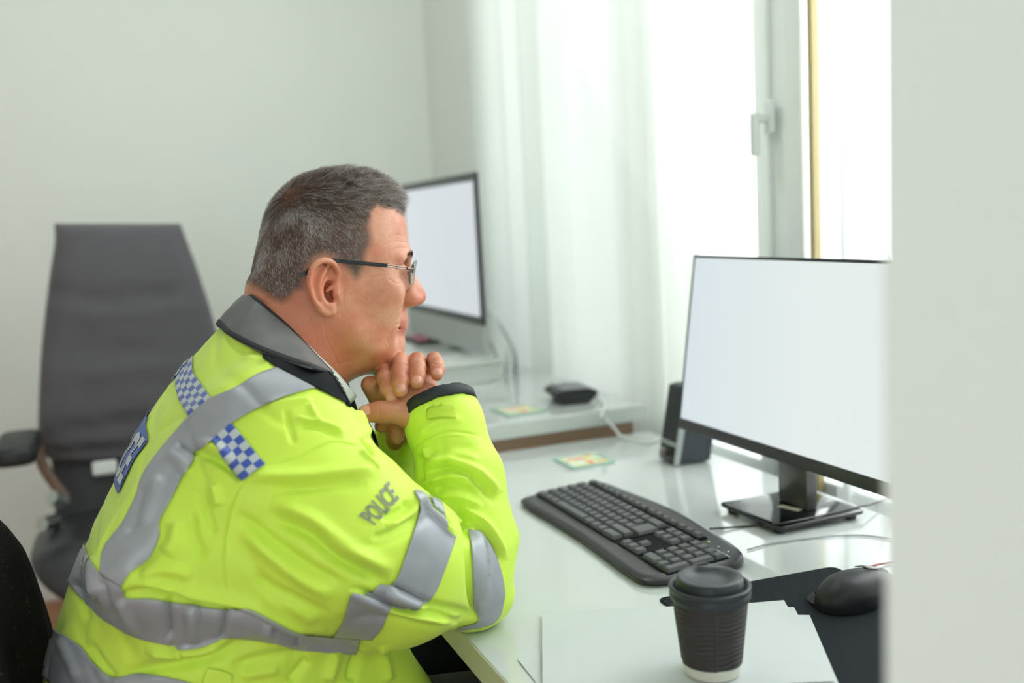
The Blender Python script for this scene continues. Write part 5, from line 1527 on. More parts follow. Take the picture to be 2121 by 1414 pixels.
# --- lettering on the sleeve -------------------------------------------------------------
def text_mesh(s, name):
    c = bpy.data.curves.new(name, 'FONT'); c.body = s; c.size = 1.0; c.offset = 0.028; c.resolution_u = 3
    o = bpy.data.objects.new(name, c); COL.objects.link(o)
    bpy.context.view_layer.update()
    me = o.evaluated_get(bpy.context.evaluated_depsgraph_get()).to_mesh()
    V = np.array([v.co[:] for v in me.vertices]); F = [list(p.vertices) for p in me.polygons]
    o.evaluated_get(bpy.context.evaluated_depsgraph_get()).to_mesh_clear()
    bpy.data.objects.remove(o); bpy.data.curves.remove(c)
    bm = bmesh.new(); vs = [bm.verts.new((p[0], p[1], 0)) for p in V]
    for f in F:
        try: bm.faces.new([vs[i] for i in f])
        except ValueError: pass
    bmesh.ops.remove_doubles(bm, verts=bm.verts, dist=1e-5)
    x0, x1, y0, y1 = V[:, 0].min(), V[:, 0].max(), V[:, 1].min(), V[:, 1].max()
    # cut along a grid so that the letters bend with the cloth
    for k in range(1, 40):
        bmesh.ops.bisect_plane(bm, geom=bm.verts[:]+bm.edges[:]+bm.faces[:], plane_co=(x0+(x1-x0)*k/40, 0, 0), plane_no=(1, 0, 0))
    for k in range(1, 8):
        bmesh.ops.bisect_plane(bm, geom=bm.verts[:]+bm.edges[:]+bm.faces[:], plane_co=(0, y0+(y1-y0)*k/8, 0), plane_no=(0, 1, 0))
    bm.verts.index_update()
    V = np.array([v.co[:] for v in bm.verts]); F = [[v.index for v in f.verts] for f in bm.faces]; bm.free()
    V = (V-[x0, y0, 0])/[x1-x0, y1-y0, 1]
    return V, F
def lettering(s, bl, br, tl, tr, m, off=0.0013, parent=None):
    V, F = text_mesh(s, 'lettering'); W_ = []; ok = []
    bl, br, tl, tr = [np.array(q, float) for q in (bl, br, tl, tr)]
    for u, v, _ in V:
        q = (bl*(1-u)+br*u)*(1-v)+(tl*(1-u)+tr*u)*v
        h = drape(q[0], q[1], off)
        W_.append(np.array(h[0]) if h else np.zeros(3)); ok.append(h is not None)
    F = [f for f in F if all(ok[i] for i in f)]
    return obj('lettering', W_, F, m, parent or jk, smooth=False)
lt = lettering('POLICE', (777, 1088), (826, 1033), (742, 1067), (803, 996), mat('grey_print', srgb(132, 138, 118), 0.5))
lt['label'] = 'grey POLICE lettering on the upper sleeve'

V_, F_ = text_mesh('POLICE', 'back_lettering'); W_ = []; ok = []
for u, v, _ in V_:
    h = drape_back(1.424-u*0.204, 0.944+v*0.050, 0.0034); W_.append(np.array(h[0]) if h else np.zeros(3)); ok.append(h is not None)
obj('back_lettering', W_, [f for f in F_ if all(ok[i] for i in f)], M_letter, jk, smooth=False)
ckb = checker_mat('blue_white_checker_far', 8, 4, True)
strip_back('checkered_patch', [(1.32, 1.071), (1.36, 1.066), (1.43, 1.055)], [(1.32, 1.046), (1.36, 1.043), (1.43, 1.036)], ckb, uv=True, jump=0.02, label='blue and silver checkered patch across the upper back')
strip_back('reflective_band', [(1.35, 0.873), (1.42, 0.876), (1.50, 0.880)], [(1.35, 0.824), (1.42, 0.826), (1.50, 0.830)], M_tape, jump=0.03)
strip_back('reflective_band', [(1.35, 0.790), (1.42, 0.792), (1.50, 0.796)], [(1.35, 0.740), (1.42, 0.742), (1.50, 0.746)], M_tape, jump=0.03)
# --- cuff trim, hook-and-loop tab, sleeve strap --------------------------------------------
c0, ax, e1, e2 = CUFF[-1]
def ring(center, ax, e1, e2, prof, a, b_, n=72, jit=0.0):
    V = []; F = []
    for k, (dr, dz_) in enumerate(prof):
        for i in range(n):
            t = 2*math.pi*i/n; j_ = jit*math.sin(9*t+1)+jit*0.6*math.sin(23*t)
            V.append(center+ax*(dz_+j_)+e1*math.cos(t)*(a+dr)+e2*math.sin(t)*(b_+dr))
    m = len(prof)
    for k in range(m):
        for i in range(n):
            F.append((k*n+i, k*n+(i+1) % n, ((k+1) % m)*n+(i+1) % n, ((k+1) % m)*n+i))
    return V, F
V, F = ring(c0, ax, e1, e2, [(0.0016, -0.0135), (0.0030, -0.0130), (0.0031, -0.002), (0.001, 0.0015), (-0.0025, 0.0), (-0.003, -0.0135)], 0.0455, 0.043, jit=0.0005)
obj('cuff_trim', V, F, M_navy, jk)
M_velc = mat('hook_tab_yellow', srgb(196, 226, 70), 0.8, bump=(1500, 0.8, 0.001))
strip('hook_tab', [(884, 846), (912, 842), (941, 841)], [(886, 869), (914, 866), (944, 867)], M_velc, off=0.0016, thick=0.0010)
strip('pocket_tab', [(430, 1382), (455, 1386), (480, 1395)], [(420, 1414), (445, 1416), (478, 1422)], M_yel, off=0.002, thick=0.0014)

# --- collar and shirt collar: bands round the neck, mirrored to the far side ------------------
def band(name, top, bot, m, parent, thick=0.0022, nv=10, bulge=0.0, ontop=None, onbot=None, clear=0.0, wr=0.0, nu=60):
    """top/bot: (px, py, Y) from the back centre to the front on the near side"""
    T_ = [at(*p) for p in top]; B_ = [at(*p) for p in bot]
    def settle(P, bv, off):
        out = [P[0]]
        for p in P[1:]:
            r = p-C0; L = np.linalg.norm(r); r = r/L; h = bv.ray_cast(Vector(C0), Vector(r))
            if h[0] is not None and abs(h[3]-L) < 0.12: p = C0+r*(h[3]-off)
            out.append(p)
        return out
    if ontop is not None: T_ = settle(T_, BVB, ontop)
    if onbot is not None: B_ = settle(B_, BVJ, onbot)
    mir = lambda P: [np.array([p[0], 2*YM-p[1], p[2]]) for p in P]
    def full(P): return list(reversed(mir(P[1:])))+P
    T_ = np.array(crom(full(T_), 8)); B_ = np.array(crom(full(B_), 8))
    def rs(P, n):
        d = np.linalg.norm(np.diff(P, axis=0), axis=1); c = np.concatenate([[0], np.cumsum(d)]); t = np.linspace(0, c[-1], n)
        return np.stack([np.interp(t, c, P[:, i]) for i in range(3)], 1)
    T_ = rs(T_, nu+1); B_ = rs(B_, nu+1)
    V = []; F = []
    cen = np.array([0.20, YM, 1.08])
    for i in range(nu+1):
        for j in range(nv+1):
            t = j/nv; p = T_[i]*(1-t)+B_[i]*t
            o_ = p-cen; o_ /= np.linalg.norm(o_)
            p = p+o_*(bulge*math.sin(math.pi*t)+wr*math.sin(23*i/nu*3+6*t)*math.sin(math.pi*t))
            V.append(p)
    if clear:
        G_ = np.zeros((nu+1, nv+1)); Dr = np.zeros((nu+1, nv+1, 3))
        for i in range(nu+1):
            for j in range(nv+1):
                p = V[i*(nv+1)+j]
                near_ = p[1] <= YM; q = p if near_ else np.array([p[0], 2*YM-p[1], p[2]])
                r = q-C0; L = np.linalg.norm(r); r = r/L; h = BVJ.ray_cast(Vector(C0), Vector(r))
                Dr[i, j] = r if near_ else r*np.array([1, -1, 1])
                if h[0] is not None and h[3] < L+clear and L-h[3] < 0.12: G_[i, j] = L-h[3]+clear
        for _ in range(2):
            pad = np.pad(G_, 1, mode='edge'); G_ = np.max([pad[a:a+nu+1, b:b+nv+1] for a in range(3) for b in range(3)], axis=0)
        for _ in range(5):
            pad = np.pad(G_, 1, mode='edge'); G_ = np.mean([pad[a:a+nu+1, b:b+nv+1] for a in range(3) for b in range(3)], axis=0)
        V = [V[k]-Dr[k//(nv+1), k % (nv+1)]*G_[k//(nv+1), k % (nv+1)] for k in range(len(V))]
    for i in range(nu):
        for j in range(nv):
            a = i*(nv+1)+j; F.append((a, a+1, a+nv+2, a+nv+1))
    o = obj(name, V, F, m, parent)
    s2 = o.modifiers.new('thickness', 'SOLIDIFY'); s2.thickness = thick; s2.offset = 0
    return np.array(V).reshape(nu+1, nv+1, 3)
def edging(name, G, j0, j1, m, parent, thick=0.0042):
    V = G[:, j0:j1+1].reshape(-1, 3); nv = j1-j0; F = [(i*(nv+1)+j, i*(nv+1)+j+1, (i+1)*(nv+1)+j+1, (i+1)*(nv+1)+j) for i in range(G.shape[0]-1) for j in range(nv)]
    o = obj(name, V, F, m, parent); s2 = o.modifiers.new('thickness', 'SOLIDIFY'); s2.thickness = thick; s2.offset = 0
ctop = [(516, 606, YM), (532, 618, 1.222), (560, 643, 1.202), (592, 671, 1.196), (628, 707, 1.195), (660, 742, 1.199), (686, 768, 1.206)]
cbot = [(451, 671, YM), (470, 692, 1.205), (505, 712, 1.180), (545, 731, 1.170), (600, 750, 1.170), (650, 764, 1.178), (690, 775, 1.188)]
BVB = bvh_of(Vb, Qb)
CG = band('collar', ctop, cbot, M_col, jk, bulge=0.003, wr=0.0012, ontop=0.006, onbot=0.006, clear=0.0068, nv=16)
edging('collar_trim', CG, 14, 16, M_navy, jk); edging('collar_edge', CG, 0, 1, M_navy, jk, 0.0036)
# dark facing of the inner layer showing between collar and yellow cloth, near side and far side
fc = strip('dark_facing', [(538, 724), (565, 737), (600, 748), (650, 761), (690, 774), (714, 800), (733, 836)], [(546, 744), (573, 763), (610, 781), (651, 804), (690, 823), (712, 834), (723, 840)], M_blk, off=0.0016, smooth_edges=False, jump=0.02, thick=0.0006)
ep = [(680, 772), (689, 780), (700, 796), (709, 812), (717, 827), (724, 840)]
for mir_ in (1, -1):
    pts_ = []
    for (x, y) in ep:
        h = drape(x-2, y+2, 0.0005); p = np.array(h[0]) if h is not None else at(x-2, y+2, 1.20)
        pts_.append(p if mir_ > 0 else np.array([p[0], 2*YM-p[1], p[2]]))
    P = MB(); P.tube(crom(pts_, 5), 0.0036, 10); P.build('facing_edge', M_blk, jk, smooth=True)
# shirt
stop_ = [(526, 625, YM), (548, 640, 1.226), (585, 662, 1.208), (620, 695, 1.203), (660, 735, 1.203), (700, 775, 1.208), (738, 820, 1.222)]
sbot = [(520, 660, YM), (560, 690, 1.215), (590, 715, 1.203), (625, 740, 1.200), (668, 775, 1.200), (700, 808, 1.204), (722, 838, 1.212)]
band('shirt_collar', stop_, sbot, M_shirt, man, thick=0.002, nv=6, bulge=0.001, ontop=0.003)
# shirt front behind the opening
FS = Field(np.arange(0.10, 0.34, 0.006), np.arange(1.12, 1.42, 0.006), np.arange(0.60, 1.07, 0.006))
FS.etube([at(640, 810, YM), at(650, 880, YM), at(640, 1000, YM), at(640, 1200, YM)], [0.050, 0.05, 0.06, 0.08], [0.06, 0.08, 0.10, 0.12], (0, 1, 0), k=0.03)
Vs, Qs = FS.mesh(); Vs = laplace(Vs, Qs, 2)
fastmesh('dark_pullover', Vs, Qs, M_blk, man)

# zip edge of the near front panel
zp = [(752, 868), (768, 902), (778, 940), (792, 975), (800, 990)]
P = MB(); pts = [at(x-6, y, 1.205) for x, y in zp]; pts2 = [at(x+3, y, 1.212) for x, y in zp]
def ribbon(a, b_):
    a = crom(a, 6); b_ = crom(b_, 6); V = list(a)+list(b_); n = len(a)
    return V, [(i, i+1, n+i+1, n+i) for i in range(n-1)]
V, F = ribbon(pts, pts2); o = obj('zip_tape', V, F, M_tape, jk); sm = o.modifiers.new('t', 'SOLIDIFY'); sm.thickness = 0.002
pts3 = [at(x+11, y+2, 1.220) for x, y in zp]
V, F = ribbon(pts2, pts3); o = obj('lining', V, F, M_blk, jk); sm = o.modifiers.new('t', 'SOLIDIFY'); sm.thickness = 0.003
# ================================================================== HAIR, EYES, GLASSES, NAILS, TROUSERS
def strand_material(name, c0, c1, c2):
    m = bpy.data.materials.new(name); m.use_nodes = True
    nt = m.node_tree; b = nt.nodes['Principled BSDF']; b.inputs['Roughness'].default_value = 0.38; b.inputs['Specular IOR Level'].default_value = 0.45
    a = nt.nodes.new('ShaderNodeAttribute'); a.attribute_name = 'grey'
    r = nt.nodes.new('ShaderNodeValToRGB'); e = r.color_ramp.elements
    e[0].color = c0; e[0].position = 0.0; e[1].color = c2; e[1].position = 1.0
    n = e.new(0.5); n.color = c1
    nt.links.new(a.outputs['Fac'], r.inputs['Fac']); nt.links.new(r.outputs['Color'], b.inputs['Base Color'])
    return m
M_hair = strand_material('salt_and_pepper_hair', srgb(62, 50, 44), srgb(128, 106, 91), srgb(222, 224, 224))
Nb = vnormals(Vb, Qb)

def grow(name, P, N, D, length, width, grey, lift, curl, m, parent, segs=3, seed=0, sag=0.0):
    """thin tapering blades; D = unit combing direction in the skin plane"""
    r = np.random.default_rng(seed); n = len(P)
    T = D+r.normal(size=(n, 3))*0.22; T -= N*(T*N).sum(1)[:, None]; T /= np.linalg.norm(T, axis=1)[:, None]+1e-9
    W = np.cross(T, N); W /= np.linalg.norm(W, axis=1)[:, None]+1e-9
    W = W+N*r.normal(size=(n, 1))*0.35; W /= np.linalg.norm(W, axis=1)[:, None]
    pts = []; p = P-N*0.001
    ph = r.random(n)*6.28
    for k in range(segs+1):
        pts.append(p)
        t = (k+0.5)/segs
        l = lift*(1-0.55*t)
        d = T+N*l[:, None]+W*(curl*np.sin(ph+t*4.0))[:, None]+np.array([0, 0, -sag])*t
        d /= np.linalg.norm(d, axis=1)[:, None]
        p = p+d*(length/segs)[:, None]
    V = np.zeros((n, (segs+1)*2, 3))
    for k in range(segs+1):
        w_ = width*(1.0 if k < segs-1 else (0.75 if k == segs-1 else 0.12))
        V[:, 2*k] = pts[k]-W*(w_/2)[:, None]; V[:, 2*k+1] = pts[k]+W*(w_/2)[:, None]
    base = (np.arange(n)*(segs+1)*2)[:, None]
    Q = np.concatenate([base+np.array([2*k, 2*k+1, 2*k+3, 2*k+2]) for k in range(segs)])
    o = fastmesh(name, V.reshape(-1, 3), Q, m, parent)
    attr(o, 'grey', np.repeat(np.clip(grey, 0, 1), (segs+1)*2))
    return o

# sample roots on the scalp
sc_f = np.nonzero((hd[Qb].min(1) > -0.002))[0]
qa = Vb[Qb[sc_f]]
ar = np.linalg.norm(np.cross(qa[:, 2]-qa[:, 0], qa[:, 3]-qa[:, 1]), axis=1)
NH = 95000
pick = RNG.choice(len(sc_f), NH, p=ar/ar.sum())
u_ = RNG.random((NH, 1)); v_ = RNG.random((NH, 1)); q4 = qa[pick]
P = (q4[:, 0]*(1-u_)+q4[:, 1]*u_)*(1-v_)+(q4[:, 3]*(1-u_)+q4[:, 2]*u_)*v_
N = Nb[Qb[sc_f[pick]]].mean(1); N /= np.linalg.norm(N, axis=1)[:, None]
hdv = hd[Qb[sc_f[pick]]].mean(1)
loc = P-H0; X_ = loc@hf; Y_ = loc@hl; Z_ = loc@hz
keep = RNG.random(NH) < np.clip(0.25+hdv/0.012, 0, 1)*(1-0.4*np.exp(-(np.linalg.norm(P-crown, axis=1)/0.022)**2))
P, N, hdv, X_, Y_, Z_ = [a[keep] for a in (P, N, hdv, X_, Y_, Z_)]
cw = np.array(hp(588, 392, -0.012)); D = P-cw
# forward sweep on the top, downward on the sides and back
top = np.clip((Z_-0.055)/0.035, 0, 1); front = np.clip((X_+0.01)/0.05, 0, 1)
D = D/np.linalg.norm(D, axis=1)[:, None]
D = D+hf*(0.7*top*front)[:, None]+np.array([0, 0, -1.0])*(0.7*(1-top))[:, None]+hf*(0.35*(1-top))[:, None]*np.clip((X_+0.03)/0.05, 0, 1)[:, None]
D -= N*(D*N).sum(1)[:, None]; D /= np.linalg.norm(D, axis=1)[:, None]+1e-9
cl_ = np.stack([pnoise(P, 330, s, 1) for s in (21, 22, 23)], 1)
D = D+cl_*(0.30+0.8*(top*front)[:, None]); D -= N*(D*N).sum(1)[:, None]; D /= np.linalg.norm(D, axis=1)[:, None]+1e-9
edge = np.clip(hdv/0.02, 0, 1)
length = 0.0075+0.0065*top+0.0085*top*front
length = length*(0.40+0.60*edge)*(0.8+0.4*RNG.random(len(P)))
side = (1-top)*np.clip((X_+0.0)/0.04, 0, 1); length *= (1-0.42*side)
low = np.clip((-0.01-Z_)/0.03, 0, 1); length *= (1-0.35*low)
lift = 0.42+0.28*top+0.30*top*front
back = np.clip((-0.005-X_)/0.03, 0, 1)*np.clip((0.092-Z_)/0.02, 0, 1)*np.clip((Z_+0.035)/0.03, 0, 1)
pn = pnoise(P, 110, 31, 2)
lowb = np.clip((0.026-Z_)/0.03, 0, 1)
grey = 0.27+0.18*RNG.normal(size=len(P))+0.20*back*(1-lowb)*(0.5+0.9*pn)+0.06*top*front+0.12*pn
sil = RNG.random(len(P)) < (0.13+0.50*back*(1-0.8*lowb)*np.clip(0.25+1.2*pn, 0, 1)+0.08*top*front)
grey = np.where(sil, 0.8+0.2*RNG.random(len(P)), grey)
grey -= 0.06*side
width = np.where(sil, 0.00023, 0.00025)*(0.8+0.4*RNG.random(len(P)))
hair = grow('hair', P, N, D, length, width, grey, lift, 0.25+0.5*top*front, M_hair, man, seed=4)
hair['label'] = 'short salt-and-pepper hair'
# eyebrows
for s_ in (-1, 1):
    ne = 900; t = RNG.random(ne)
    bx_, bz_h = hloc(839, 532)
    yy = s_*(0.010+0.030*t); off = RNG.normal(size=ne)*0.0018
    root = []; nn_ = []
    for k in range(ne):
        c = hw(bx_+0.03, yy[k], bz_h+0.004*math.sin(t[k]*2.6)+off[k])
        root.append(c)
    bv = BVB; P2 = []; N2 = []
    for c in root:
        h = bv.ray_cast(Vector(c), Vector(-hf))
        if h[0] is not None: P2.append(np.array(h[0])); N2.append(np.array(h[1]))
    P2 = np.array(P2); N2 = np.array(N2); n2_ = len(P2)
    D2 = np.tile(hl*s_*0.9+hz*0.15, (n2_, 1)); D2 -= N2*(D2*N2).sum(1)[:, None]; D2 /= np.linalg.norm(D2, axis=1)[:, None]
    grow('eyebrow', P2, N2, D2, np.full(n2_, 0.0065), np.full(n2_, 0.00026), 0.12+0.2*RNG.random(n2_), np.full(n2_, 0.35), np.full(n2_, 0.2), M_hair, man, seed=9)

# eyes
M_eye = mat('eye_white', srgb(220, 214, 206), 0.15); M_iris = mat('iris_brown', srgb(74, 56, 44), 0.1)
ex_, ez_ = hloc(815, 563)
for s_ in (-1, 1):
    c = hw(ex_-0.0030, 0.031*s_, ez_)
    bm = bmesh.new(); bmesh.ops.create_uvsphere(bm, u_segments=32, v_segments=20, radius=0.0120)
    P_e = MB().bm(bm, xf=Matrix.Translation(c)); eo = P_e.build('eyeball', M_eye, man, smooth=True)
    bm = bmesh.new(); bmesh.ops.create_uvsphere(bm, u_segments=24, v_segments=12, radius=0.0058)
    i_ = MB().bm(bm, xf=Matrix.Translation(Vector(c)+Vector(hf)*0.0118) @ Matrix.Scale(0.25, 4, Vector(hf))); i_.build('iris', M_iris, eo, smooth=True)

# fingernails
M_nail = mat('fingernail', srgb(206, 146, 126), 0.34, spec=0.45)
def nail(tip, prev, r, up, w_=0.0076, l_=0.0120):
    ax_ = tip-prev; ax_ /= np.linalg.norm(ax_)
    up = up-ax_*(up@ax_); up /= np.linalg.norm(up); sd_ = np.cross(ax_, up)
    V = []; F = []; nu, nv = 14, 12
    for i in range(nu+1):
        u = i/nu*2-1
        for j in range(nv+1):
            v = j/nv*2-1
            a = v*w_/r*0.95*(1-0.12*max(0, u)**2); wsh = max(0.0, 1-abs(u)**4)**0.5
            rr = r*1.015+0.0003
            sx_ = u*l_/2+0.0012; ra, sa = (rr, sx_) if sx_ < 0 else (rr*math.cos(sx_/rr), rr*math.sin(sx_/rr))
            p = tip+ax_*sa+(up*math.cos(a*wsh)+sd_*math.sin(a*wsh))*ra
            V.append(p)
    for i in range(nu):
        for j in range(nv):
            a = i*(nv+1)+j; F.append((a, a+1, a+nv+2, a+nv+1))
    o = obj('fingernail', V, F, M_nail, man); sm = o.modifiers.new('t', 'SOLIDIFY'); sm.thickness = 0.0005; sm.offset = 0
vdir = -CF
for tip, prev, r in NAILS: nail(tip, prev, r, vdir+np.array([0.0, 0, 0.15])+CR*0.05)
nail(at(756, 856, 1.184), at(786, 853, 1.183), 0.0112, vdir*0.8+np.array([0, 0, 0.45]), 0.0075)

# glasses --------------------------------------------------------------------------
gl = thing('glasses', tuple(hp(848, 555)), 'rimless glasses with black temples worn by the man', 'glasses')
M_temple = mat('temple_black', srgb(20, 24, 26), 0.3); M_steel = mat('glasses_steel', srgb(120, 112, 104), 0.25, 0.9)
def hq(px, py, yl): return hp(px, py, yl)
def flat_tube(pts, h, t, m, name, parent, side):
    """flat bar following pts: height h, thickness t"""
    P = crom(pts, 8); V = []; F = []
    for i, p in enumerate(P):
        a = P[max(0, i-1)]; b_ = P[min(len(P)-1, i+1)]; d = b_-a; d /= np.linalg.norm(d)
        o_ = hl*side; o_ = o_-d*(o_@d); o_ /= np.linalg.norm(o_); u = np.cross(d, o_)
        k = 1.0
        hh = h*(0.62+0.38*min(1, (len(P)-1-i)/3)) if i > len(P)-4 else h
        for (a1, b1) in ((-.5, -.5), (-.5, .5), (.5, .5), (.5, -.5)): V.append(p+u*a1*hh+o_*b1*t)
    for i in range(len(P)-1):
        for k in range(4): F.append((4*i+k, 4*i+(k+1) % 4, 4*i+4+(k+1) % 4, 4*i+4+k))
    F.append((0, 1, 2, 3)); n = 4*(len(P)-1); F.append((n+3, n+2, n+1, n))
    mb = MB(); mb.add(V, F); return mb.build(name, m, parent, smooth=True, angle=50)
gx_, gz_ = hloc(850, 557, -0.062)
for s_ in (-1, 1):
    def G(px, py, yl):
        x, z = hloc(px, py, -abs(yl)); return hw(x, s_*abs(yl), z)
    flat_tube([G(802, 550, .0745), G(765, 546.5, .0795), (G(725, 543, .0815)), G(700, 540, .0815), G(686, 538.5, .0800)], 0.0048, 0.0022, M_temple, 'temple', gl, s_)
    flat_tube([G(686, 538.5, .0800), G(668, 543, .0790), G(650, 553, .0800), G(634, 565, .0790), G(619, 571, .0775)], 0.0050, 0.0028, M_temple, 'temple_tip', gl, s_)
    h_ = MB()
    h_.tube([G(800, 548, .0745), G(843, 553.5, .0635)], 0.0007, 6); h_.tube([G(800, 552, .0745), G(843, 557.5, .0635)], 0.0007, 6)
    h_.tube([G(800, 547.5, .0745), G(800, 553, .0745)], 0.0012, 8); h_.tube([G(822, 550, .069), G(822, 556, .069)], 0.0009, 6)
    h_.build('hinge', M_steel, gl, smooth=True)
    # lens: rounded plate, slightly wrapped
    xo, zo = hloc(851, 546, -0.058); xi, zi = hloc(845, 588, -0.058)
    pan = (xi-xo)/(zo-zi)
    V = []; outl2 = []
    cx2 = 0.0345; hw_ = 0.0245; hh_ = 0.0150
    zc_ = (zo+zi)/2; xc_ = (xo+xi)/2
    for k in range(40):
        a = 2*math.pi*k/40; c_, sn = math.cos(a), math.sin(a)
        yy = hw_*np.sign(c_)*abs(c_)**0.62; z2 = hh_*np.sign(sn)*abs(sn)**0.72
        outl2.append((yy, z2))
    def lp(yy, z2, t):
        x = xc_+0.0200*(1-((cx2+yy)/0.059)**2)-z2*pan+t
        return hw(x, s_*(cx2+yy), zc_+z2)
    n = len(outl2); rings_ = []
    for t in (0, 0.0019):
        for sc_ in ((1.0, 0.8, 0.55, 0.28) if t == 0 else (1.0, 0.8, 0.55, 0.28)):
            rings_.append([lp(a*sc_, b_*sc_, t) for a, b_ in outl2])
    V = [p for r_ in rings_ for p in r_]; F = []
    for base_ in (0, 4):
        for k in range(3):
            for i in range(n):
                j = (i+1) % n; a = (base_+k)*n
                f = (a+i, a+j, a+n+j, a+n+i); F.append(f if base_ else f[::-1])
        c_i = len(V); V.append(lp(0, 0, 0 if base_ == 0 else 0.0019))
        for i in range(n): F.append(((base_+3)*n+i, (base_+3)*n+(i+1) % n, c_i))
    for i in range(n): F.append((i, (i+1) % n, 4*n+(i+1) % n, 4*n+i))
    mb = MB(); mb.add(V, F)
    if 'lens_glass' not in bpy.data.materials:
        ml = mat('lens_glass', srgb(222, 216, 212), 0.02, trans=1.0, spec=0.6); ml.node_tree.nodes['Principled BSDF'].inputs['IOR'].default_value = 1.35
    rm = MB(); rm.tube([lp(a_, b_2, 0.00095) for a_, b_2 in outl2]+[lp(outl2[0][0], outl2[0][1], 0.00095)], 0.0007, 6); rm.build('lens_rim', M_steel, gl, smooth=True)
    mb.build('lens', bpy.data.materials['lens_glass'], gl, smooth=True, angle=40)
    e_ = MB(); pa = lp(0.024, 0.006, 0.001); pb = lp(0.014, 0.005, 0.0022)
    e_.tube([G(843, 555.5, .0635), pa, pb], [0.0016, 0.0018, 0.0012], 8); e_.tube([lp(0.022, 0.011, 0.0022), lp(0.019, 0.0005, 0.0022)], 0.0013, 8)
    e_.build('end_piece', M_steel, gl, smooth=True)
    n_ = MB(); n_.tube([lp(-0.021, 0.001, 0.001), hw(xc_-0.001, s_*0.0095, zc_-0.002), hw(xc_-0.006, s_*0.0088, zc_-0.005)], [0.0006, 0.0006, 0.0022], 8)
    n_.build('nose_pad', M_steel, gl, smooth=True)
b_ = MB(); b_.tube(crom([lp(-0.023, 0.005, 0.001), hw(xc_+0.010, 0.006, zc_+0.008), hw(xc_+0.0115, 0, zc_+0.009), hw(xc_+0.010, -0.006, zc_+0.008), hw(xc_+0.007, -0.011, zc_+0.005)], 5), 0.0009, 8)
b_.build('bridge', M_steel, gl, smooth=True)

# trousers and shoes
FT = Field(np.arange(-0.20, 0.80, 0.010), np.arange(0.98, 1.56, 0.010), np.arange(0.04, 0.76, 0.010))
for s_ in (-1, 1):
    hip = np.array([0.02, YM+0.085*s_, 0.555]); kn = np.array([0.53, YM+0.12*s_, 0.558]); an = np.array([0.53, YM+0.12*s_, 0.10])
    FT.chain([hip, kn], [0.105, 0.082], k=0.05); FT.chain([kn, an], [0.076, 0.058], k=0.03)
FT.ell((-0.01, YM, 0.58), (0.125, 0.175, 0.10), None, k=0.05)
X, Y, Z = FT.grid(tuple(slice(0, len(a)) for a in FT.ax)); FT.F = np.maximum(FT.F, 0.085-(Z+0*X+0*Y))
Vt, Qt = FT.mesh(); Vt = laplace(Vt, Qt, 2); Nt = vnormals(Vt, Qt); Vt = Vt+Nt*(pnoise(Vt, 40, 8, 2)*0.004)[:, None]
fastmesh('trousers', Vt, Qt, mat('navy_trousers', srgb(24, 32, 40), 0.8, sheen=0.2, bump=(500, 0.2, 0.0005)), man)
for s_ in (-1, 1):
    FT = Field(np.arange(0.44, 0.82, 0.006), np.arange(YM+0.12*s_-0.08, YM+0.12*s_+0.08, 0.006), np.arange(-0.02, 0.16, 0.006))
    a = np.array([0.53, YM+0.12*s_, 0.0])
    FT.etube([a+[-0.02, 0, 0.045], a+[0.10, 0, 0.042], a+[0.20, 0, 0.036]], [0.045, 0.042, 0.034], [0.042, 0.048, 0.044], (0, 1, 0), k=0.02); FT.chain([a+[0, 0, 0.05], a+[0, 0, 0.11]], [0.045, 0.043], k=0.03)
    X, Y, Z = FT.grid(tuple(slice(0, len(q)) for q in FT.ax)); FT.F = np.maximum(FT.F, 0.004-(Z+0*X+0*Y))
    Vt, Qt = FT.mesh(); fastmesh('shoe', Vt, Qt, mat('shoe_black', srgb(20, 20, 22), 0.3), man)
# ================================================================== CHAIRS
M_cb2 = mat('chair_black', srgb(34, 35, 38), 0.5); M_chrome = mat('chrome', srgb(200, 205, 205), 0.15, 1.0)
M_cloth = mat('chair_cover_dark_grey', srgb(84, 82, 86), 0.85, sheen=0.2, bump=(500, 0.2, 0.0008), noise=(14, 0.05))
def loft_rows(rows, bulge, depth, wrinkle=None, nx=36):
    """rows: (py, left px, right px, Y); returns a closed cushion with real depth behind its traced front"""
    R_ = []
    for py, l, r, Y in rows: R_.append((at(l, py, Y), at(r, py, Y)))
    L = crom([a for a, b in R_], 5); Rr = crom([b for a, b in R_], 5)
    V = []; ny = len(L)
    for face in (0, 1):
        for j in range(ny):
            for i in range(nx+1):
                t = i/nx; p = L[j]*(1-t)+Rr[j]*t
                e = (1-abs(2*t-1)**4)**0.5*min(1.0, (min(j, ny-1-j)/3.0+0.25))
                if face == 0: y = -bulge*e+(wrinkle(t, j/(ny-1)) if wrinkle else 0)
                else: y = depth*(0.35+0.65*e)
                V.append((p[0], p[1]+y, p[2]))
    W = nx+1; n = ny*W; F = []
    for j in range(ny-1):
        for i in range(nx):
            F.append((j*W+i, (j+1)*W+i, (j+1)*W+i+1, j*W+i+1)); F.append((n+j*W+i, n+j*W+i+1, n+(j+1)*W+i+1, n+(j+1)*W+i))
    for j in range(ny-1):
        F.append((j*W, n+j*W, n+(j+1)*W, (j+1)*W)); F.append((j*W+nx, (j+1)*W+nx, n+(j+1)*W+nx, n+j*W+nx))
    for i in range(nx):
        F.append((i, i+1, n+i+1, n+i)); a = (ny-1)*W; F.append((a+i, n+a+i, n+a+i+1, a+i+1))
    return V, F
YB = 2.80
ch = thing('office_chair', (0.03, 2.62, 0.0), 'high-backed office chair with a dark grey stretch cover on its backrest, against the far wall', 'chair')
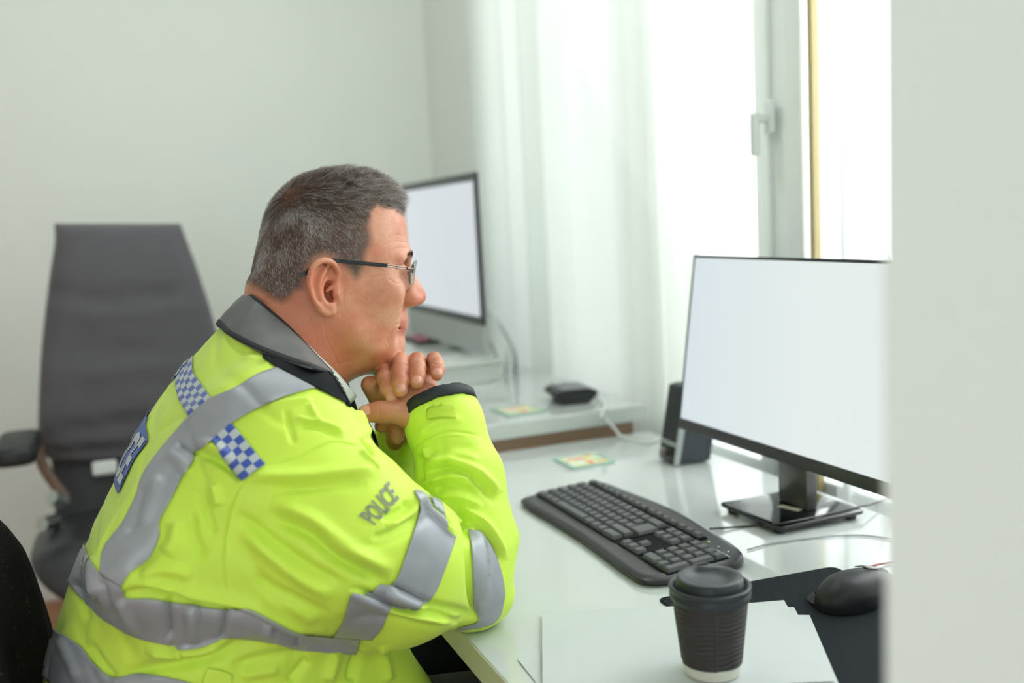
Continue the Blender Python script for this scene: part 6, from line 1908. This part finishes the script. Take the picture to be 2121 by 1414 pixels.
def wr_(t, v):
    w = 0.0
    for c, a, s, ph in ((0.33, -0.016, 0.012, 0.0), (0.38, 0.006, 0.02, 0.3), (0.50, -0.006, 0.012, 1.0), (0.56, 0.007, 0.014, 0.5), (0.62, -0.007, 0.010, 2.0), (0.68, 0.007, 0.012, 0.2), (0.73, -0.009, 0.010, 1.4), (0.79, 0.009, 0.013, 0.8), (0.85, -0.011, 0.010, 2.2), (0.90, 0.009, 0.012, 0.4)):
        cc = c+0.035*(t-0.5)**2*4*(1 if c > 0.6 else -0.3)+0.012*math.sin(5*t+ph)
        w -= a*math.exp(-((v-cc)/s)**2)*(0.4+0.6*math.sin(math.pi*min(1, max(0, t))))
    return w
V, F = loft_rows([(463, 112, 374, YB+0.05), (500, 113, 388, YB+0.03), (560, 104, 410, YB+0.01), (640, 94, 436, YB), (720, 86, 455, YB-0.01), (800, 81, 462, YB-0.03), (880, 79, 455, YB-0.03), (930, 82, 440, YB-0.02), (955, 110, 415, YB)], 0.05, 0.07, wr_)
bkx = obj('backrest', V, F, M_cloth, ch)
V, F = loft_rows([(930, 100, 420, YB), (975, 108, 400, YB-0.02), (1040, 112, 380, YB-0.04), (1110, 120, 380, YB-0.06)], 0.03, 0.06)
obj('lumbar_shell', V, F, M_cb2, ch)
lb_ = at(217, 968, YB-0.07); MB().box((lb_[0]-0.030, lb_[1]-0.006, lb_[2]-0.018), (lb_[0]+0.030, lb_[1]+0.004, lb_[2]+0.018), 0.006, 2).build('clip', M_white, ch)
# seat cushion
FC = Field(np.arange(-0.32, 0.36, 0.01), np.arange(2.25, 2.95, 0.01), np.arange(0.36, 0.62, 0.008))
c = np.array([0.02, 2.58, 0.495])
def seat_fn(X, Y, Z):
    x = (X-c[0])/0.262; y = (Y-c[1])/0.235; z = (Z-c[2]+0.055*np.clip((2.47-Y)/0.1, 0, 1)**2)/0.052
    r = (np.abs(x)**3.5+np.abs(y)**3.5+np.abs(z)**2.6)**(1/3.0); return (r-1)*0.05
FC.op(seat_fn, c-np.array([.27, .27, .1]), c+np.array([.27, .27, .1]), 0)
Vc, Qc = FC.mesh(); Vc = laplace(Vc, Qc, 3); fastmesh('seat', Vc, Qc, mat('seat_black_leather', srgb(48, 49, 52), 0.38, bump=(120, 0.1, 0.001)), ch)
# armrests
for s_ in (-1, 1):
    def ap(px, py, Y):
        p = at(px, py, Y); return p if s_ < 0 else np.array([0.04-p[0], p[1], p[2]])
    ac = (ap(0, 925, 2.62)+ap(76, 925, 2.62))/2
    P = MB(); P.prism(rounded([(ac[0]-0.048, 2.48), (ac[0]+0.046, 2.48), (ac[0]+0.046, 2.74), (ac[0]-0.048, 2.74)], 0.04, 6), ac[2]-0.022, ac[2]+0.022, 0.012, 3)
    arm = P.build('armrest', M_cb2, ch, smooth=True)
    P = MB(); P.tube(crom([ap(78, 925, 2.64), ap(90, 965, 2.64), ap(112, 1000, 2.64), ap(135, 1030, 2.64)], 6), [0.013]*19, 10); P.build('arm_support', mat('arm_bronze', srgb(120, 98, 84), 0.35, 0.4), ch, smooth=True)
    P = MB(); P.tube([ap(108, 1030, 2.60), ap(132, 1040, 2.62)], 0.018, 12); P.tube([ap(86, 1085, 2.58), ap(116, 1078, 2.62)], 0.018, 12); P.build('chrome_fitting', M_chrome, ch, smooth=True)
P = MB(); P.lathe([(0.028, 0.12), (0.028, 0.42)], 24, xf=Matrix.Translation((0.035, 2.60, 0))); P.build('gas_column', M_cb2, ch, smooth=True)
MB().box((-0.065, 2.50, 0.405), (0.135, 2.72, 0.435), 0.008).build('seat_plate', M_cb2, ch)
def star(t, cx_, cy_, r=0.30):
    for k in range(5):
        a = 2*math.pi*k/5+0.3; d = np.array([math.cos(a), math.sin(a), 0])
        P = MB(); c_ = np.array([cx_, cy_, 0]); P.tube([c_+[0, 0, 0.115], c_+d*r*0.6+[0, 0, 0.095], c_+d*r+[0, 0, 0.075]], [0.026, 0.021, 0.016], 10); P.build('base_arm', M_cb2, t, smooth=True)
        P = MB(); P.lathe([(0.0001, -0.018), (0.022, -0.018), (0.027, -0.012), (0.027, 0.012), (0.022, 0.018), (0.0001, 0.018)], 20, xf=Matrix.Translation(c_+d*r+np.array([0, 0, 0.0275])) @ Matrix.Rotation(a+0.6, 4, 'Z') @ Matrix.Rotation(math.pi/2, 4, 'X'), cap0=False, cap1=False); P.tube([c_+d*r+[0, 0, 0.03], c_+d*r+[0, 0, 0.075]], 0.006, 8)
        P.build('caster', M_cb2, t, smooth=True)
star(ch, 0.035, 2.60, 0.27)

# the chair the man sits on: black mesh back, seen close at the left edge
mc = thing('desk_chair', (0.02, YM, 0.0), 'black mesh-backed desk chair the man sits on, close at the left', 'chair')
m = bpy.data.materials.new('black_mesh_fabric'); m.use_nodes = True
nt = m.node_tree; b = nt.nodes['Principled BSDF']; b.inputs['Base Color'].default_value = srgb(13, 12, 13); b.inputs['Roughness'].default_value = 0.8; b.inputs['Specular IOR Level'].default_value = 0.2
tc = nt.nodes.new('ShaderNodeTexCoord'); v = nt.nodes.new('ShaderNodeTexVoronoi'); v.inputs['Scale'].default_value = 260
mp = nt.nodes.new('ShaderNodeMapping'); mp.inputs['Scale'].default_value = (1, 0.5, 1); nt.links.new(tc.outputs['Object'], mp.inputs[0]); nt.links.new(mp.outputs[0], v.inputs['Vector'])
wv = nt.nodes.new('ShaderNodeTexWave'); wv.inputs['Scale'].default_value = 22; wv.inputs['Distortion'].default_value = 2.5; nt.links.new(tc.outputs['Object'], wv.inputs['Vector'])
r1 = nt.nodes.new('ShaderNodeMath'); r1.operation = 'LESS_THAN'; r1.inputs[1].default_value = 0.20; nt.links.new(v.outputs['Distance'], r1.inputs[0])
r2 = nt.nodes.new('ShaderNodeMath'); r2.operation = 'GREATER_THAN'; r2.inputs[1].default_value = 0.86; nt.links.new(wv.outputs['Fac'], r2.inputs[0])
mu_ = nt.nodes.new('ShaderNodeMath'); mu_.operation = 'MULTIPLY'; nt.links.new(r1.outputs[0], mu_.inputs[0]); nt.links.new(r2.outputs[0], mu_.inputs[1])
mx = nt.nodes.new('ShaderNodeMix'); mx.data_type = 'RGBA'; mx.inputs['A'].default_value = srgb(13, 12, 13); mx.inputs['B'].default_value = srgb(96, 76, 58)
nt.links.new(mu_.outputs[0], mx.inputs['Factor']); nt.links.new(mx.outputs['Result'], b.inputs['Base Color'])
V = []; F = []; zs = np.linspace(0.50, 0.938, 40); ys = np.linspace(-0.235, 0.235, 30)
def backx(z): return float(np.interp(z, [0.50, 0.60, 0.70, 0.80, 0.832, 0.873, 0.918, 0.964, 1.03], [-0.125, -0.112, -0.103, -0.097, -0.095, -0.100, -0.110, -0.122, -0.150]))-0.070
for side in (0, 1):
    for z in zs:
        for y in ys:
            e = (1-min(1, max(0, (z-0.59)/0.35))**1.5)**0.5
            x = backx(z)+0.060*(abs(y)*e/0.235)**2.2-(0.030 if side else 0.0)*(1-0.35*(abs(y)/0.235)**4)
            V.append((x, YM+y*e, z))
W = len(ys); H_ = len(zs); n = W*H_
for j in range(H_-1):
    for i in range(W-1):
        F.append((j*W+i, j*W+i+1, (j+1)*W+i+1, (j+1)*W+i)); F.append((n+j*W+i, n+(j+1)*W+i, n+(j+1)*W+i+1, n+j*W+i+1))
for j in range(H_-1): F.append((j*W, (j+1)*W, n+(j+1)*W, n+j*W)); F.append((j*W+W-1, n+j*W+W-1, n+(j+1)*W+W-1, (j+1)*W+W-1))
for i in range(W-1): F.append((i, n+i, n+i+1, i+1)); a = (H_-1)*W; F.append((a+i, a+i+1, n+a+i+1, n+a+i))
obj('backrest', V, F, m, mc)
P = MB(); P.prism(rounded([(-0.14, YM-0.24), (0.27, YM-0.23), (0.27, YM+0.23), (-0.14, YM+0.24)], 0.06, 6), 0.39, 0.452, 0.02, 3); P.build('seat', M_cb2, mc, smooth=True)
P = MB(); P.tube([(0.02, YM, 0.36), (-0.19, YM, 0.38), (-0.225, YM, 0.55), (-0.20, YM, 0.75)], 0.018, 12); P.build('back_support', M_cb2, mc, smooth=True)
P = MB(); P.lathe([(0.028, 0.12), (0.028, 0.388)], 24, xf=Matrix.Translation((0.02, YM, 0))); P.build('gas_column', M_cb2, mc, smooth=True)
star(mc, 0.02, YM, 0.28)
